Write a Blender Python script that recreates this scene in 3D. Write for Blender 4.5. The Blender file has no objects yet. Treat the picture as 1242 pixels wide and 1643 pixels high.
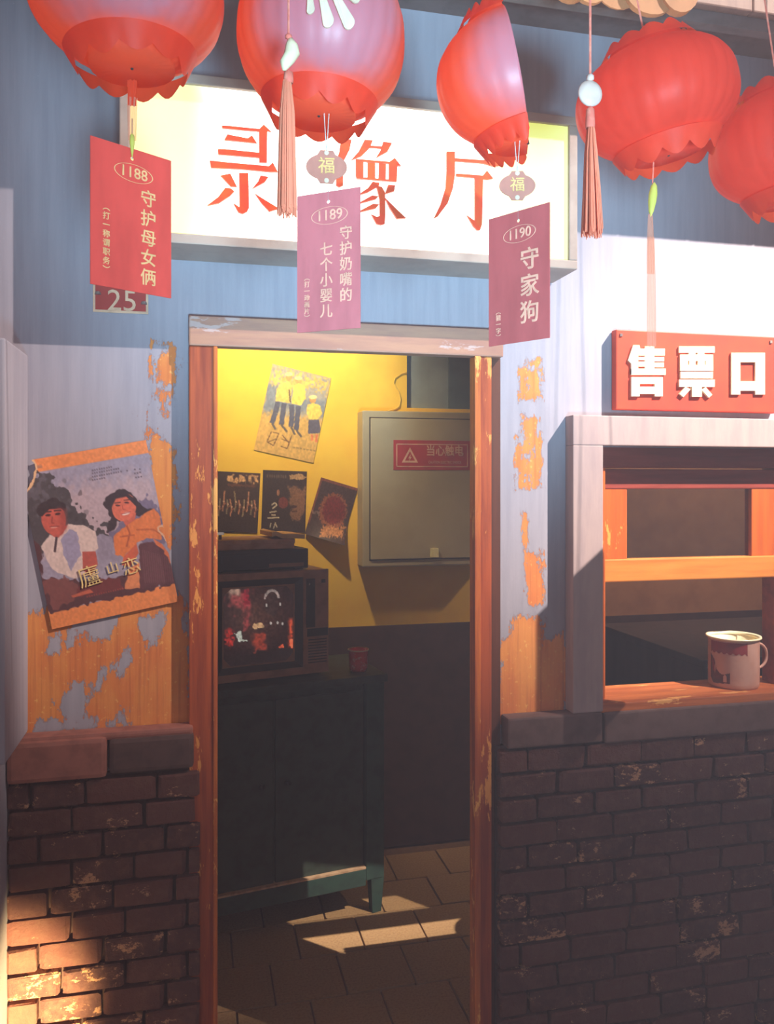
import bpy, bmesh, math, random
import numpy as np
from mathutils import Vector, Matrix

SC = bpy.context.scene
COL = SC.collection
R = math.radians
random.seed(7)

# ------------------------------------------------------------------ camera
F, YAW, DIST, EYE, HZ = 1300.0, R(13.3), 2.15, 1.68, 775.0
cd = bpy.data.cameras.new('camera')
cd.sensor_fit = 'VERTICAL'
cd.sensor_height = 36.0
cd.lens = F / 1643 * 36
cd.shift_y = (HZ - 821.5) / 1643
cd.clip_start = 0.05
cam = bpy.data.objects.new('camera', cd)
COL.objects.link(cam)
cam.location = (0, -DIST, EYE)
cam.rotation_euler = (R(90), 0, -YAW)
SC.camera = cam


def at(px, py, y=0.0):
    """pixel of the photograph -> the point it shows on the plane Y = y (metres)"""
    u, v = (px - 621) / F, (HZ - py) / F
    dx = u * math.cos(YAW) + math.sin(YAW)
    dy = -u * math.sin(YAW) + math.cos(YAW)
    t = (y + DIST) / dy
    return Vector((t * dx, y, EYE + v * t))


# ------------------------------------------------------------------ sky, lamps, exposure
world = bpy.data.worlds.new('world')
SC.world = world
world.use_nodes = True
bg = world.node_tree.nodes['Background']
bg.inputs['Color'].default_value = (0.70, 0.55, 0.56, 1)
bg.inputs['Strength'].default_value = 0.45

SC.view_settings.view_transform = 'Standard'
SC.view_settings.look = 'None'
SC.view_settings.gamma = 1.0
SC.view_settings.use_curve_mapping = False
SC.view_settings.exposure = 0.0

LAMP = Vector((3.80, -2.5, 5.72))


def spot(name, loc, target, power, color, size, blend, radius):
    d = bpy.data.lights.new(name, 'SPOT')
    d.energy, d.color, d.spot_size, d.spot_blend, d.shadow_soft_size = power, color, R(size), blend, radius
    o = bpy.data.objects.new(name, d)
    COL.objects.link(o)
    o.location = loc
    o.rotation_euler = (Vector(target) - Vector(loc)).to_track_quat('-Z', 'Y').to_euler()
    return o


spot('street_spotlight', LAMP, (0.75, 0, 1.72), 2650, (1.0, 0.78, 0.68), 46, 1.0, 0.02)
spot('accent_fill_helper', LAMP, (1.70, 0, 2.22), 4500, (1.0, 0.84, 0.74), 17, 1.0, 0.02)  # added lamp, makes the hot spot on the right of the wall
spot('blue_fill_helper', (0.30, -3.6, 0.9), (0.52, 0, 2.56), 1180, (0.45, 0.78, 1.0), 34, 1.0, 0.25)  # added unseen blue fill for lanterns, cards and upper wall
spot('lane_fill_helper', (1.3, -3.5, 1.0), (0.50, -1.0, 2.12), 65, (1.0, 0.84, 0.78), 34, 1.0, 0.2)  # added unseen warm fill for the right-hand cards, tassels and lanterns
spot('low_spotlight', (-0.22, -0.85, 0.22), (-0.46, -0.05, 0.42), 560, (1.0, 0.68, 0.28), 34, 1.0, 0.03)
spot('room_wall_washer', (0.25, 0.75, 2.88), (0.40, 1.5, 2.20), 130, (1.0, 0.75, 0.44), 80, 1.0, 0.04)
spot('ticket_room_fill', (2.7, 0.6, 2.8), (2.3, 1.5, 1.3), 120, (1.0, 0.70, 0.48), 80, 1.0, 0.06)  # added lamp to brighten the back wall behind the ticket window

# ------------------------------------------------------------------ materials


def new_mat(name):
    m = bpy.data.materials.new(name)
    m.use_nodes = True
    nt = m.node_tree
    return m, nt, nt.nodes['Principled BSDF']


class NB:
    """tiny helper that adds nodes to a tree"""

    def __init__(s, nt):
        s.nt, s.n, s.l = nt, nt.nodes, nt.links
        s._pos = None

    def link(s, a, b):
        s.l.new(a, b)

    def val(s, x, sock):
        if isinstance(x, (int, float)):
            sock.default_value = x
        elif isinstance(x, tuple):
            sock.default_value = x if len(x) == 4 or sock.type == 'VECTOR' else x + (1,)
        else:
            s.l.new(x, sock)

    def pos(s):
        if s._pos is None:
            s._pos = s.n.new('ShaderNodeTexCoord').outputs['Object']
        return s._pos

    def world(s):
        return s.n.new('ShaderNodeNewGeometry').outputs['Position']

    def scaled(s, vec, sc):
        m = s.n.new('ShaderNodeVectorMath')
        m.operation = 'MULTIPLY'
        s.l.new(vec, m.inputs[0])
        m.inputs[1].default_value = sc
        return m.outputs[0]

    def offset(s, vec, off):
        m = s.n.new('ShaderNodeVectorMath')
        m.operation = 'ADD'
        s.l.new(vec, m.inputs[0])
        s.val(off, m.inputs[1])
        return m.outputs[0]

    def noise(s, vec, scale, detail=4, rough=0.6):
        t = s.n.new('ShaderNodeTexNoise')
        s.l.new(vec, t.inputs['Vector'])
        t.inputs['Scale'].default_value = scale
        t.inputs['Detail'].default_value = detail
        t.inputs['Roughness'].default_value = rough
        return t.outputs['Fac']

    def ramp(s, fac, lo, hi):
        m = s.n.new('ShaderNodeMapRange')
        m.interpolation_type = 'SMOOTHSTEP'
        s.val(fac, m.inputs['Value'])
        m.inputs['From Min'].default_value = lo
        m.inputs['From Max'].default_value = hi
        return m.outputs['Result']

    def mix(s, fac, a, b, mode='MIX'):
        m = s.n.new('ShaderNodeMix')
        m.data_type = 'RGBA'
        m.blend_type = mode
        s.val(fac, m.inputs[0])
        s.val(a, m.inputs[6])
        s.val(b, m.inputs[7])
        return m.outputs[2]

    def math(s, op, a, b=0.0):
        m = s.n.new('ShaderNodeMath')
        m.operation = op
        s.val(a, m.inputs[0])
        s.val(b, m.inputs[1])
        return m.outputs[0]

    def attr(s, name):
        a = s.n.new('ShaderNodeAttribute')
        a.attribute_name = name
        return a

    def bump(s, h, strength, dist, bsdf):
        b = s.n.new('ShaderNodeBump')
        b.inputs['Strength'].default_value = strength
        b.inputs['Distance'].default_value = dist
        s.l.new(h, b.inputs['Height'])
        s.l.new(b.outputs['Normal'], bsdf.inputs['Normal'])


def simple(name, col, col2=None, rough=0.6, scale=40, stretch=(1, 1, 1), lo=0.4, hi=0.7, bump=0.15, spec=0.3, metal=0.0, vary=0.0):
    """two-tone noise material"""
    m, nt, p = new_mat(name)
    b = NB(nt)
    v = b.scaled(b.pos(), stretch)
    n = b.noise(v, scale)
    c = b.mix(b.ramp(n, lo, hi), col, col2 or tuple(x * 0.75 for x in col))
    if vary:
        oi = b.n.new('ShaderNodeObjectInfo')
        k = b.math('ADD', b.math('MULTIPLY', oi.outputs['Random'], vary), 1 - vary / 2)
        c = b.mix(1.0, c, b.n_comb(k) if hasattr(b, 'n_comb') else c, 'MIX')
    b.link(c, p.inputs['Base Color'])
    p.inputs['Roughness'].default_value = rough
    p.inputs['Specular IOR Level'].default_value = spec
    p.inputs['Metallic'].default_value = metal
    if bump:
        b.bump(n, bump, 0.004, p)
    return m


def plaster_material():
    m, nt, p = new_mat('peeling_plaster')
    b = NB(nt)
    w = b.world()
    peel = b.attr('peel').outputs['Fac']
    n_edge = b.noise(b.scaled(w, (1, 1, 0.55)), 38, 8, 0.78)
    n_streak = b.noise(b.scaled(w, (1, 1, 0.12)), 60, 4, 0.6)
    f = b.math('ADD', peel, b.math('MULTIPLY', b.math('SUBTRACT', n_edge, 0.5), 0.125))
    f = b.math('ADD', f, b.math('MULTIPLY', b.math('SUBTRACT', n_streak, 0.5), 0.055))
    mask = b.ramp(f, -0.0008, 0.0008)
    rim = b.math('MULTIPLY', b.ramp(f, -0.006, -0.001), b.math('SUBTRACT', 1.0, mask))
    # paint: greyish lavender blue with faint vertical brushing
    brush = b.noise(b.scaled(w, (1, 1, 0.06)), 40, 4, 0.65)
    cloud = b.noise(w, 2.2, 3, 0.5)
    paint = b.mix(b.ramp(brush, 0.3, 0.75), (0.38, 0.36, 0.42), (0.31, 0.30, 0.36))
    paint = b.mix(b.math('MULTIPLY', b.ramp(cloud, 0.4, 0.75), 0.5), paint, (0.27, 0.26, 0.31))
    chips = b.ramp(b.noise(w, 130, 2, 0.5), 0.74, 0.76)
    paint = b.mix(b.math('MULTIPLY', chips, 0.5), paint, (0.6, 0.56, 0.58))
    paint = b.mix(b.math('MULTIPLY', rim, 0.55), paint, (0.16, 0.12, 0.13))
    # bare mud plaster
    comb = b.noise(b.scaled(w, (1, 1, 0.03)), 90, 3, 0.6)
    big = b.noise(b.scaled(w, (1, 1, 0.5)), 9, 4, 0.6)
    mud = b.mix(b.ramp(big, 0.38, 0.62), (0.66, 0.205, 0.065), (0.72, 0.28, 0.08))
    mud = b.mix(b.math('MULTIPLY', b.ramp(comb, 0.48, 0.68), 0.42), mud, (0.40, 0.11, 0.05))
    spots = b.ramp(b.noise(w, 75, 3, 0.6), 0.62, 0.66)
    mud = b.mix(b.math('MULTIPLY', spots, 0.5), mud, (0.86, 0.52, 0.16))
    b.link(b.mix(mask, paint, mud), p.inputs['Base Color'])
    p.inputs['Roughness'].default_value = 0.8
    p.inputs['Specular IOR Level'].default_value = 0.2
    h = b.math('SUBTRACT', b.math('MULTIPLY', brush, 0.25), mask)
    h = b.math('ADD', h, b.math('MULTIPLY', b.math('MULTIPLY', comb, mask), 0.5))
    b.bump(h, 0.5, 0.003, p)
    return m


def wood_material(name, base, dark, worn, amount=0.63, stretch=(1, 1, 0.06), scale=45, rough=0.5):
    m, nt, p = new_mat(name)
    b = NB(nt)
    w = b.world()
    g = b.noise(b.scaled(w, stretch), scale, 5, 0.65)
    c = b.mix(b.ramp(g, 0.35, 0.7), base, dark)
    wear = b.noise(b.scaled(w, tuple(max(x, 0.25) for x in stretch)), 14, 6, 0.75)
    wm = b.ramp(wear, amount, amount + 0.03)
    c = b.mix(wm, c, worn)
    b.link(c, p.inputs['Base Color'])
    p.inputs['Roughness'].default_value = rough
    p.inputs['Specular IOR Level'].default_value = 0.3
    b.bump(b.math('SUBTRACT', g, wm), 0.25, 0.002, p)
    return m


def brick_material():
    m, nt, p = new_mat('brick')
    b = NB(nt)
    oi = b.n.new('ShaderNodeObjectInfo').outputs['Random']
    w = b.world()
    n = b.noise(w, 30, 5, 0.7)
    c = b.mix(oi, (0.125, 0.045, 0.038), (0.075, 0.031, 0.031))
    c = b.mix(b.ramp(n, 0.42, 0.7), c, (0.14, 0.062, 0.048))
    worn = b.noise(b.scaled(w, (1, 1, 1.6)), 11, 6, 0.8)
    wm = b.ramp(b.math('ADD', worn, b.math('MULTIPLY', oi, 0.12)), 0.66, 0.70)
    c = b.mix(wm, c, (0.50, 0.26, 0.15))
    b.link(c, p.inputs['Base Color'])
    p.inputs['Roughness'].default_value = 0.75
    p.inputs['Specular IOR Level'].default_value = 0.25
    b.bump(b.math('ADD', n, b.math('MULTIPLY', b.noise(w, 110, 4, 0.7), 0.5)), 0.8, 0.007, p)
    return m


def lantern_material(name, col, trans=0.55, tcol=None):
    m, nt, p = new_mat(name)
    b = NB(nt)
    w = b.pos()
    n = b.noise(b.scaled(w, (1, 1, 0.3)), 30, 4, 0.6)
    c = b.mix(b.ramp(n, 0.35, 0.7), col, tuple(x * 0.82 for x in col))
    b.link(c, p.inputs['Base Color'])
    p.inputs['Roughness'].default_value = 0.5
    p.inputs['Specular IOR Level'].default_value = 0.25
    t = b.n.new('ShaderNodeBsdfTranslucent')
    t.inputs['Color'].default_value = (tcol or col) + (1,)
    mx = b.n.new('ShaderNodeMixShader')
    mx.inputs[0].default_value = trans
    b.link(p.outputs[0], mx.inputs[1])
    b.link(t.outputs[0], mx.inputs[2])
    b.link(mx.outputs[0], b.n['Material Output'].inputs['Surface'])
    return m


def veiled_lantern_material(name, sat, pale, tcol):
    """red film; mauve light veil and glowing orange rim painted in by position"""
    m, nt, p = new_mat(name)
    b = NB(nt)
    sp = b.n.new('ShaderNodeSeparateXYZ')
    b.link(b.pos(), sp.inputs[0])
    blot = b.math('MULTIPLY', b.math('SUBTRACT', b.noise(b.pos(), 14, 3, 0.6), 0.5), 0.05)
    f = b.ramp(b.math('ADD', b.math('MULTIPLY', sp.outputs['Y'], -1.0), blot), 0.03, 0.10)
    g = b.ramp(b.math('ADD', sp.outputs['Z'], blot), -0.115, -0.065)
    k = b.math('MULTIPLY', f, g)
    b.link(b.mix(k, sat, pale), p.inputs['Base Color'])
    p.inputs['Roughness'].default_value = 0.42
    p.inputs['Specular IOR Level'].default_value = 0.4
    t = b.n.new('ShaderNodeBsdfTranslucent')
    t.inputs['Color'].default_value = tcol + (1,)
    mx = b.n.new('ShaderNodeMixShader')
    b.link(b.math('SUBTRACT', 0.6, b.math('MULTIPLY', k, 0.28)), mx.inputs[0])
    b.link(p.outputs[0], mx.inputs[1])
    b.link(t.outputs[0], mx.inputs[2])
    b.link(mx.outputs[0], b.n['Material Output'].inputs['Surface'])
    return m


def sheer_material(name, col, opacity):
    m, nt, p = new_mat(name)
    b = NB(nt)
    n = b.noise(b.scaled(b.pos(), (1, 1, 0.05)), 120, 3, 0.6)
    b.link(b.mix(n, col, tuple(x * 0.7 for x in col)), p.inputs['Base Color'])
    p.inputs['Roughness'].default_value = 0.6
    t = b.n.new('ShaderNodeBsdfTransparent')
    t.inputs['Color'].default_value = (1.0, 0.75, 0.6, 1)
    mx = b.n.new('ShaderNodeMixShader')
    mx.inputs[0].default_value = opacity
    b.link(t.outputs[0], mx.inputs[1])
    b.link(p.outputs[0], mx.inputs[2])
    b.link(mx.outputs[0], b.n['Material Output'].inputs['Surface'])
    return m


def glass_material():
    m, nt, p = new_mat('window_glass')
    b = NB(nt)
    g = b.n.new('ShaderNodeBsdfGlossy')
    g.inputs['Roughness'].default_value = 0.04
    g.inputs['Color'].default_value = (0.9, 0.9, 0.95, 1)
    t = b.n.new('ShaderNodeBsdfTransparent')
    dirt = b.noise(b.world(), 18, 4, 0.6)
    b.link(b.mix(dirt, (0.8, 0.8, 0.78), (0.68, 0.68, 0.66)), t.inputs['Color'])
    fr = b.n.new('ShaderNodeLayerWeight')
    fr.inputs['Blend'].default_value = 0.5
    refl = b.math('ADD', b.math('MULTIPLY', b.math('POWER', fr.outputs['Facing'], 4.0), 0.7), 0.045)
    mx = b.n.new('ShaderNodeMixShader')
    b.link(refl, mx.inputs[0])
    b.link(t.outputs[0], mx.inputs[1])
    b.link(g.outputs[0], mx.inputs[2])
    b.link(mx.outputs[0], b.n['Material Output'].inputs['Surface'])
    return m


def print_material(name, rough=0.55, emit=0.0):
    m, nt, p = new_mat(name)
    b = NB(nt)
    a = b.attr('print')
    n = b.noise(b.pos(), 160, 3, 0.6)
    c = b.mix(b.math('MULTIPLY', n, 0.25), a.outputs['Color'], (0.20, 0.14, 0.12))
    b.link(c, p.inputs['Base Color'])
    p.inputs['Roughness'].default_value = rough
    p.inputs['Specular IOR Level'].default_value = 0.25
    if emit:
        p.inputs['Base Color'].default_value = (0, 0, 0, 1)
        b.link(a.outputs['Color'], p.inputs['Emission Color'])
        p.inputs['Emission Strength'].default_value = emit
    return m


def lightbox_material():
    m, nt, p = new_mat('glowing_acrylic')
    b = NB(nt)
    s = b.n.new('ShaderNodeSeparateXYZ')
    b.link(b.pos(), s.inputs[0])
    cloud = b.noise(b.pos(), 4, 2, 0.5)
    x = b.math('ADD', s.outputs['X'], b.math('MULTIPLY', b.math('SUBTRACT', cloud, 0.5), 0.10))
    left = b.ramp(x, -0.44, -0.33)
    right = b.math('SUBTRACT', 1.0, b.ramp(x, 0.31, 0.42))
    k = b.math('MULTIPLY', left, right)
    c = b.mix(k, (0.86, 0.90, 0.13), (1.0, 0.97, 0.86))
    p.inputs['Base Color'].default_value = (0.5, 0.5, 0.35, 1)
    b.link(c, p.inputs['Emission Color'])
    b.link(b.math('ADD', b.math('MULTIPLY', k, 1.7), 0.85), p.inputs['Emission Strength'])
    return m


M = {}
M['plaster'] = plaster_material()
M['brick'] = brick_material()
M['mortar'] = simple('mortar', (0.085, 0.045, 0.040), (0.06, 0.034, 0.03), 0.95, 60)
M['joint'] = simple('tile_joint', (0.17, 0.095, 0.055), (0.13, 0.07, 0.045), 0.9, 40)
M['ledge_red'] = simple('red_brown_render', (0.34, 0.13, 0.10), (0.24, 0.09, 0.07), 0.75, 25)
M['ledge_dark'] = simple('dark_stone', (0.10, 0.055, 0.05), (0.07, 0.04, 0.038), 0.7, 30)
M['ledge_grey'] = simple('grey_brown_stone', (0.15, 0.09, 0.085), (0.11, 0.065, 0.06), 0.7, 22)
M['concrete'] = simple('lavender_concrete', (0.44, 0.33, 0.32), (0.34, 0.26, 0.27), 0.8, 30, (1, 1, 0.15), 0.3, 0.75)
M['jamb'] = wood_material('worn_red_door_wood', (0.46, 0.095, 0.03), (0.26, 0.045, 0.02), (0.78, 0.32, 0.08), 0.58)
M['edge_wood'] = wood_material('worn_orange_edge_wood', (0.62, 0.17, 0.035), (0.36, 0.07, 0.025), (0.85, 0.42, 0.11), 0.56)
M['head'] = wood_material('faded_door_head_wood', (0.46, 0.24, 0.16), (0.36, 0.18, 0.14), (0.50, 0.36, 0.34), 0.6, (0.1, 1, 1))
M['wood_and_gap_shade'] = wood_material('dark_wood_and_gap_shade', (0.12, 0.04, 0.025), (0.08, 0.03, 0.02), (0.3, 0.1, 0.05), 0.7)
M['sash'] = wood_material('orange_window_wood', (0.54, 0.115, 0.016), (0.42, 0.075, 0.012), (0.75, 0.32, 0.07), 0.62)
M['sash_rail'] = wood_material('yellow_window_wood', (0.62, 0.22, 0.04), (0.50, 0.15, 0.025), (0.75, 0.40, 0.12), 0.64, (0.08, 1, 1), 40)
M['window_red'] = wood_material('dark_red_window_wood', (0.28, 0.045, 0.03), (0.18, 0.03, 0.02), (0.40, 0.10, 0.06), 0.70, (0.08, 1, 1))
M['sill'] = wood_material('orange_sill_wood', (0.55, 0.16, 0.05), (0.36, 0.09, 0.03), (0.75, 0.36, 0.12), 0.6, (0.06, 1, 1), 35)
M['glass'] = glass_material()
M['eave'] = wood_material('eave_board_wood', (0.22, 0.13, 0.10), (0.16, 0.09, 0.075), (0.30, 0.19, 0.15), 0.66, (1, 1, 0.1))
M['eave_dark'] = simple('dark_eave_paint', (0.12, 0.10, 0.10), (0.08, 0.07, 0.07), 0.8, 20)
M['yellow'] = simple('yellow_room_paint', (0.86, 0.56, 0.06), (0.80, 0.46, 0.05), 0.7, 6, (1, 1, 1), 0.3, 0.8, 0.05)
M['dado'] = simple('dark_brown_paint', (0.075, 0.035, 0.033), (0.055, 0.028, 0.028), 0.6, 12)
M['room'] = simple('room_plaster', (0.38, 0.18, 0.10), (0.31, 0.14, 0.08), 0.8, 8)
M['slate'] = simple('slate_blue_paint', (0.24, 0.30, 0.34), (0.20, 0.25, 0.29), 0.7, 8)
M['slate_dark'] = simple('dark_slate_paint', (0.10, 0.145, 0.17), (0.08, 0.115, 0.14), 0.7, 8)
M['tile'] = simple('clay_floor_tile', (0.36, 0.22, 0.10), (0.27, 0.145, 0.065), 0.7, 30, vary=0)
M['ground'] = simple('street_paving', (0.10, 0.07, 0.065), (0.07, 0.05, 0.05), 0.8, 20)
M['frame_tan'] = simple('tan_metal', (0.42, 0.32, 0.27), (0.34, 0.25, 0.21), 0.5, 12, bump=0.05)
M['lightbox'] = lightbox_material()
M['sign_red'] = simple('red_acrylic', (0.86, 0.07, 0.025), (0.74, 0.10, 0.02), 0.35, 25, bump=0.05)
M['board_red'] = simple('red_sign_paint', (0.72, 0.07, 0.03), (0.60, 0.05, 0.03), 0.5, 6, (1, 1, 1), 0.3, 0.7, 0.05)
M['cream'] = simple('cream_paint', (0.86, 0.78, 0.56), (0.82, 0.72, 0.46), 0.55, 12, bump=0.04)
M['plate_red'] = simple('enamel_red', (0.42, 0.05, 0.045), (0.36, 0.045, 0.04), 0.4, 10, bump=0.02)
M['plate_edge'] = simple('enamel_cream', (0.75, 0.50, 0.34), None, 0.4, 20, bump=0.02)
M['rust'] = simple('rust', (0.16, 0.12, 0.12), (0.3, 0.22, 0.2), 0.8, 90)
M['lantern'] = lantern_material('red_lantern_film', (0.70, 0.055, 0.03), 0.5, (0.95, 0.10, 0.02))
M['lantern_veiled'] = veiled_lantern_material('veiled_red_lantern_film', (0.86, 0.12, 0.05), (0.40, 0.19, 0.24), (1.0, 0.17, 0.03))  # pale veil and backlit rim are part of the colour
M['frill'] = lantern_material('red_frill_film', (0.80, 0.06, 0.025), 0.5, (1.0, 0.16, 0.03))
M['petal'] = lantern_material('cream_paper', (0.80, 0.66, 0.50), 0.3, (0.9, 0.6, 0.4))
M['peach'] = lantern_material('peach_paper', (0.58, 0.28, 0.12), 0.4, (0.8, 0.4, 0.15))
M['card_dark'] = lantern_material('dull_red_card', (0.62, 0.15, 0.15), 0.30, (0.95, 0.12, 0.08))
M['card'] = lantern_material('red_card', (0.70, 0.22, 0.24), 0.30, (0.95, 0.12, 0.08))
M['card_bright'] = lantern_material('bright_red_card', (0.95, 0.11, 0.085), 0.30, (0.95, 0.12, 0.08))
M['card_ink'] = lantern_material('peach_print', (0.95, 0.48, 0.34), 0.15)
M['card_gold'] = lantern_material('gold_print', (0.98, 0.55, 0.24), 0.15)
M['charm'] = lantern_material('charm_wood', (0.60, 0.28, 0.22), 0.4, (0.9, 0.45, 0.3))
M['gold'] = simple('gold_ink', (0.70, 0.42, 0.16), None, 0.4, 30, bump=0)
M['thread'] = simple('pale_thread', (0.55, 0.50, 0.46), None, 0.7, 40, bump=0)
M['red_thread'] = simple('red_thread', (0.62, 0.14, 0.10), (0.75, 0.28, 0.2), 0.7, 60, bump=0)
M['jade'] = simple('jade_bead', (0.72, 0.60, 0.40), (0.62, 0.52, 0.34), 0.45, 40, bump=0)
M['bead_pink'] = simple('pale_pink_bead', (0.52, 0.38, 0.33), (0.44, 0.31, 0.27), 0.5, 40, bump=0)
M['bead_lime'] = lantern_material('lime_bead', (0.80, 0.78, 0.16), 0.4)
M['fringe'] = lantern_material('orange_red_silk', (0.95, 0.36, 0.22), 0.4, (1.0, 0.35, 0.15))
M['ribbon'] = sheer_material('sheer_peach_ribbon', (0.78, 0.30, 0.20), 0.45)
M['print'] = print_material('poster_print')
M['poster_ink'] = simple('yellow_title_ink', (0.85, 0.62, 0.25), None, 0.5, 30, bump=0)
M['screen'] = print_material('tube_picture', 0.12, 0.7)
M['black_plastic'] = simple('black_plastic', (0.035, 0.025, 0.025), (0.025, 0.02, 0.02), 0.4, 30, bump=0.02, spec=0.4)
M['tv_brown'] = simple('brown_plastic', (0.36, 0.19, 0.13), (0.26, 0.14, 0.10), 0.4, 20, bump=0.03)
M['chrome'] = simple('chrome', (0.85, 0.78, 0.62), None, 0.2, 30, bump=0, metal=1.0)
M['carton'] = simple('brown_carton', (0.48, 0.28, 0.20), (0.38, 0.22, 0.15), 0.8, 25)
M['paper'] = simple('tan_paper', (0.60, 0.38, 0.20), (0.50, 0.30, 0.16), 0.75, 20)
M['green'] = simple('green_cabinet_paint', (0.035, 0.075, 0.062), (0.025, 0.05, 0.045), 0.45, 18, bump=0.05)
M['cabinet_shaded'] = simple('shaded_cabinet_paint', (0.042, 0.062, 0.048), (0.030, 0.038, 0.030), 0.5, 18, bump=0.05)  # the green cabinet paint in shade, as a darker copy
M['bare_edge'] = simple('bare_wood_edge', (0.55, 0.36, 0.22), (0.40, 0.24, 0.14), 0.6, 40)
M['box_grey'] = simple('grey_green_steel', (0.45, 0.39, 0.26), (0.39, 0.33, 0.22), 0.45, 5, (1, 1, 1), 0.3, 0.7, 0.02)
M['label_red'] = simple('red_sticker', (0.48, 0.045, 0.05), (0.42, 0.04, 0.045), 0.4, 15, bump=0)
M['label_ink'] = simple('sticker_cream', (0.82, 0.50, 0.36), None, 0.5, 15, bump=0)
M['brass'] = simple('brass_latch', (0.95, 0.90, 0.50), (0.85, 0.75, 0.35), 0.3, 30, bump=0)
M['enamel'] = simple('white_enamel', (0.52, 0.29, 0.23), (0.47, 0.24, 0.18), 0.3, 20, bump=0.02, spec=0.5)
M['enamel_in'] = simple('cream_enamel', (0.86, 0.76, 0.52), (0.80, 0.68, 0.42), 0.3, 20, bump=0.02, spec=0.5)
M['maroon'] = simple('maroon_print', (0.24, 0.025, 0.03), (0.18, 0.02, 0.025), 0.4, 40, bump=0)
M['soot'] = simple('dark_print', (0.07, 0.025, 0.025), (0.12, 0.03, 0.03), 0.5, 60, bump=0)
M['cup_red'] = simple('red_enamel', (0.62, 0.035, 0.035), (0.85, 0.5, 0.42), 0.35, 70, lo=0.58, hi=0.64, bump=0)
M['steel'] = simple('dark_steel', (0.06, 0.06, 0.06), None, 0.5, 20, metal=0.6)
M['wire'] = simple('black_wire', (0.03, 0.03, 0.03), None, 0.6, 20, bump=0)
M['wire_yellow'] = simple('yellowed_cable', (0.80, 0.55, 0.10), None, 0.6, 20, bump=0)
M['chest'] = simple('dark_chest_wood', (0.05, 0.03, 0.028), (0.035, 0.022, 0.022), 0.7, 18, (1, 1, 0.2))

# ------------------------------------------------------------------ mesh helpers


class MB:
    def __init__(s):
        s.v, s.f = [], []

    def add(s, verts, faces):
        o = len(s.v)
        s.v += [tuple(p) for p in verts]
        s.f += [tuple(i + o for i in f) for f in faces]
        return s

    def box(s, x0, x1, y0, y1, z0, z1):
        v = [(x, y, z) for z in (z0, z1) for y in (y0, y1) for x in (x0, x1)]
        return s.add(v, [(0, 2, 3, 1), (4, 5, 7, 6), (0, 1, 5, 4), (2, 6, 7, 3), (0, 4, 6, 2), (1, 3, 7, 5)])

    def prism(s, pts, y0, y1):
        """polygon in XZ, front at y0 and back at y1"""
        n = len(pts)
        v = [(x, y0, z) for x, z in pts] + [(x, y1, z) for x, z in pts]
        a = sum(pts[i][0] * pts[(i + 1) % n][1] - pts[(i + 1) % n][0] * pts[i][1] for i in range(n))
        fr, bk = list(range(n)), list(range(2 * n - 1, n - 1, -1))
        sd = [(i, i + n, (i + 1) % n + n, (i + 1) % n) for i in range(n)]
        if a < 0:
            fr, bk, sd = fr[::-1], bk[::-1], [q[::-1] for q in sd]
        return s.add(v, [tuple(fr), tuple(bk)] + sd)

    def tube(s, pts, r, n=6, r2=None):
        pts = [Vector(p) for p in pts]
        base = len(s.v)
        m = len(pts)
        for i, p in enumerate(pts):
            d = (pts[min(i + 1, m - 1)] - pts[max(i - 1, 0)]).normalized()
            u = d.cross(Vector((0, 1, 0) if abs(d.y) < 0.9 else (1, 0, 0))).normalized()
            w = d.cross(u)
            rr = r if r2 is None else r + (r2 - r) * i / (m - 1)
            for k in range(n):
                a = 2 * math.pi * k / n
                s.v.append(tuple(p + u * math.cos(a) * rr + w * math.sin(a) * rr))
        for i in range(m - 1):
            for k in range(n):
                k2 = (k + 1) % n
                s.f.append((base + i * n + k, base + i * n + k2, base + (i + 1) * n + k2, base + (i + 1) * n + k))
        s.f.append(tuple(base + k for k in range(n))[::-1])
        s.f.append(tuple(base + (m - 1) * n + k for k in range(n)))
        return s

    def lathe(s, prof, n=32, a0=0.0, a1=2 * math.pi, mod=None):
        full = abs(a1 - a0 - 2 * math.pi) < 1e-6
        cols = n if full else n + 1
        base = len(s.v)
        for (r, z) in prof:
            for k in range(cols):
                a = a0 + (a1 - a0) * k / n
                rr = r * (mod(a, z) if mod else 1)
                s.v.append((rr * math.cos(a), rr * math.sin(a), z))
        for i in range(len(prof) - 1):
            for k in range(n):
                k2 = (k + 1) % cols
                s.f.append((base + i * cols + k, base + i * cols + k2, base + (i + 1) * cols + k2, base + (i + 1) * cols + k))
        return s

    def mesh(s, name, mat, smooth=False):
        me = bpy.data.meshes.new(name)
        me.from_pydata(s.v, [], s.f)
        if isinstance(mat, str):
            mat = M[mat]
        me.materials.append(mat)
        if smooth:
            me.polygons.foreach_set('use_smooth', [True] * len(me.polygons))
        me.update()
        return me

    def build(s, name, mat, parent=None, smooth=False, bevel=0.0, kind=None, label=None, fix=False):
        me = s.mesh(name, mat, smooth)
        if bevel or fix:
            bm = bmesh.new()
            bm.from_mesh(me)
            if fix:
                bmesh.ops.remove_doubles(bm, verts=bm.verts, dist=1e-5)
                bmesh.ops.recalc_face_normals(bm, faces=bm.faces)
            if bevel:
                bmesh.ops.bevel(bm, geom=bm.edges[:], offset=bevel, segments=2, affect='EDGES', profile=0.6)
            bm.to_mesh(me)
            bm.free()
        return link(name, me, parent, kind, label)


def link(name, me, parent=None, kind=None, label=None):
    o = bpy.data.objects.new(name, me)
    COL.objects.link(o)
    if parent:
        o.parent = parent
    if kind:
        o['kind'] = kind
    if label:
        o['label'] = label
    return o


def tag(o, label, cat, group=None):
    o['label'], o['category'] = label, cat
    if group:
        o['group'] = group
    return o


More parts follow.
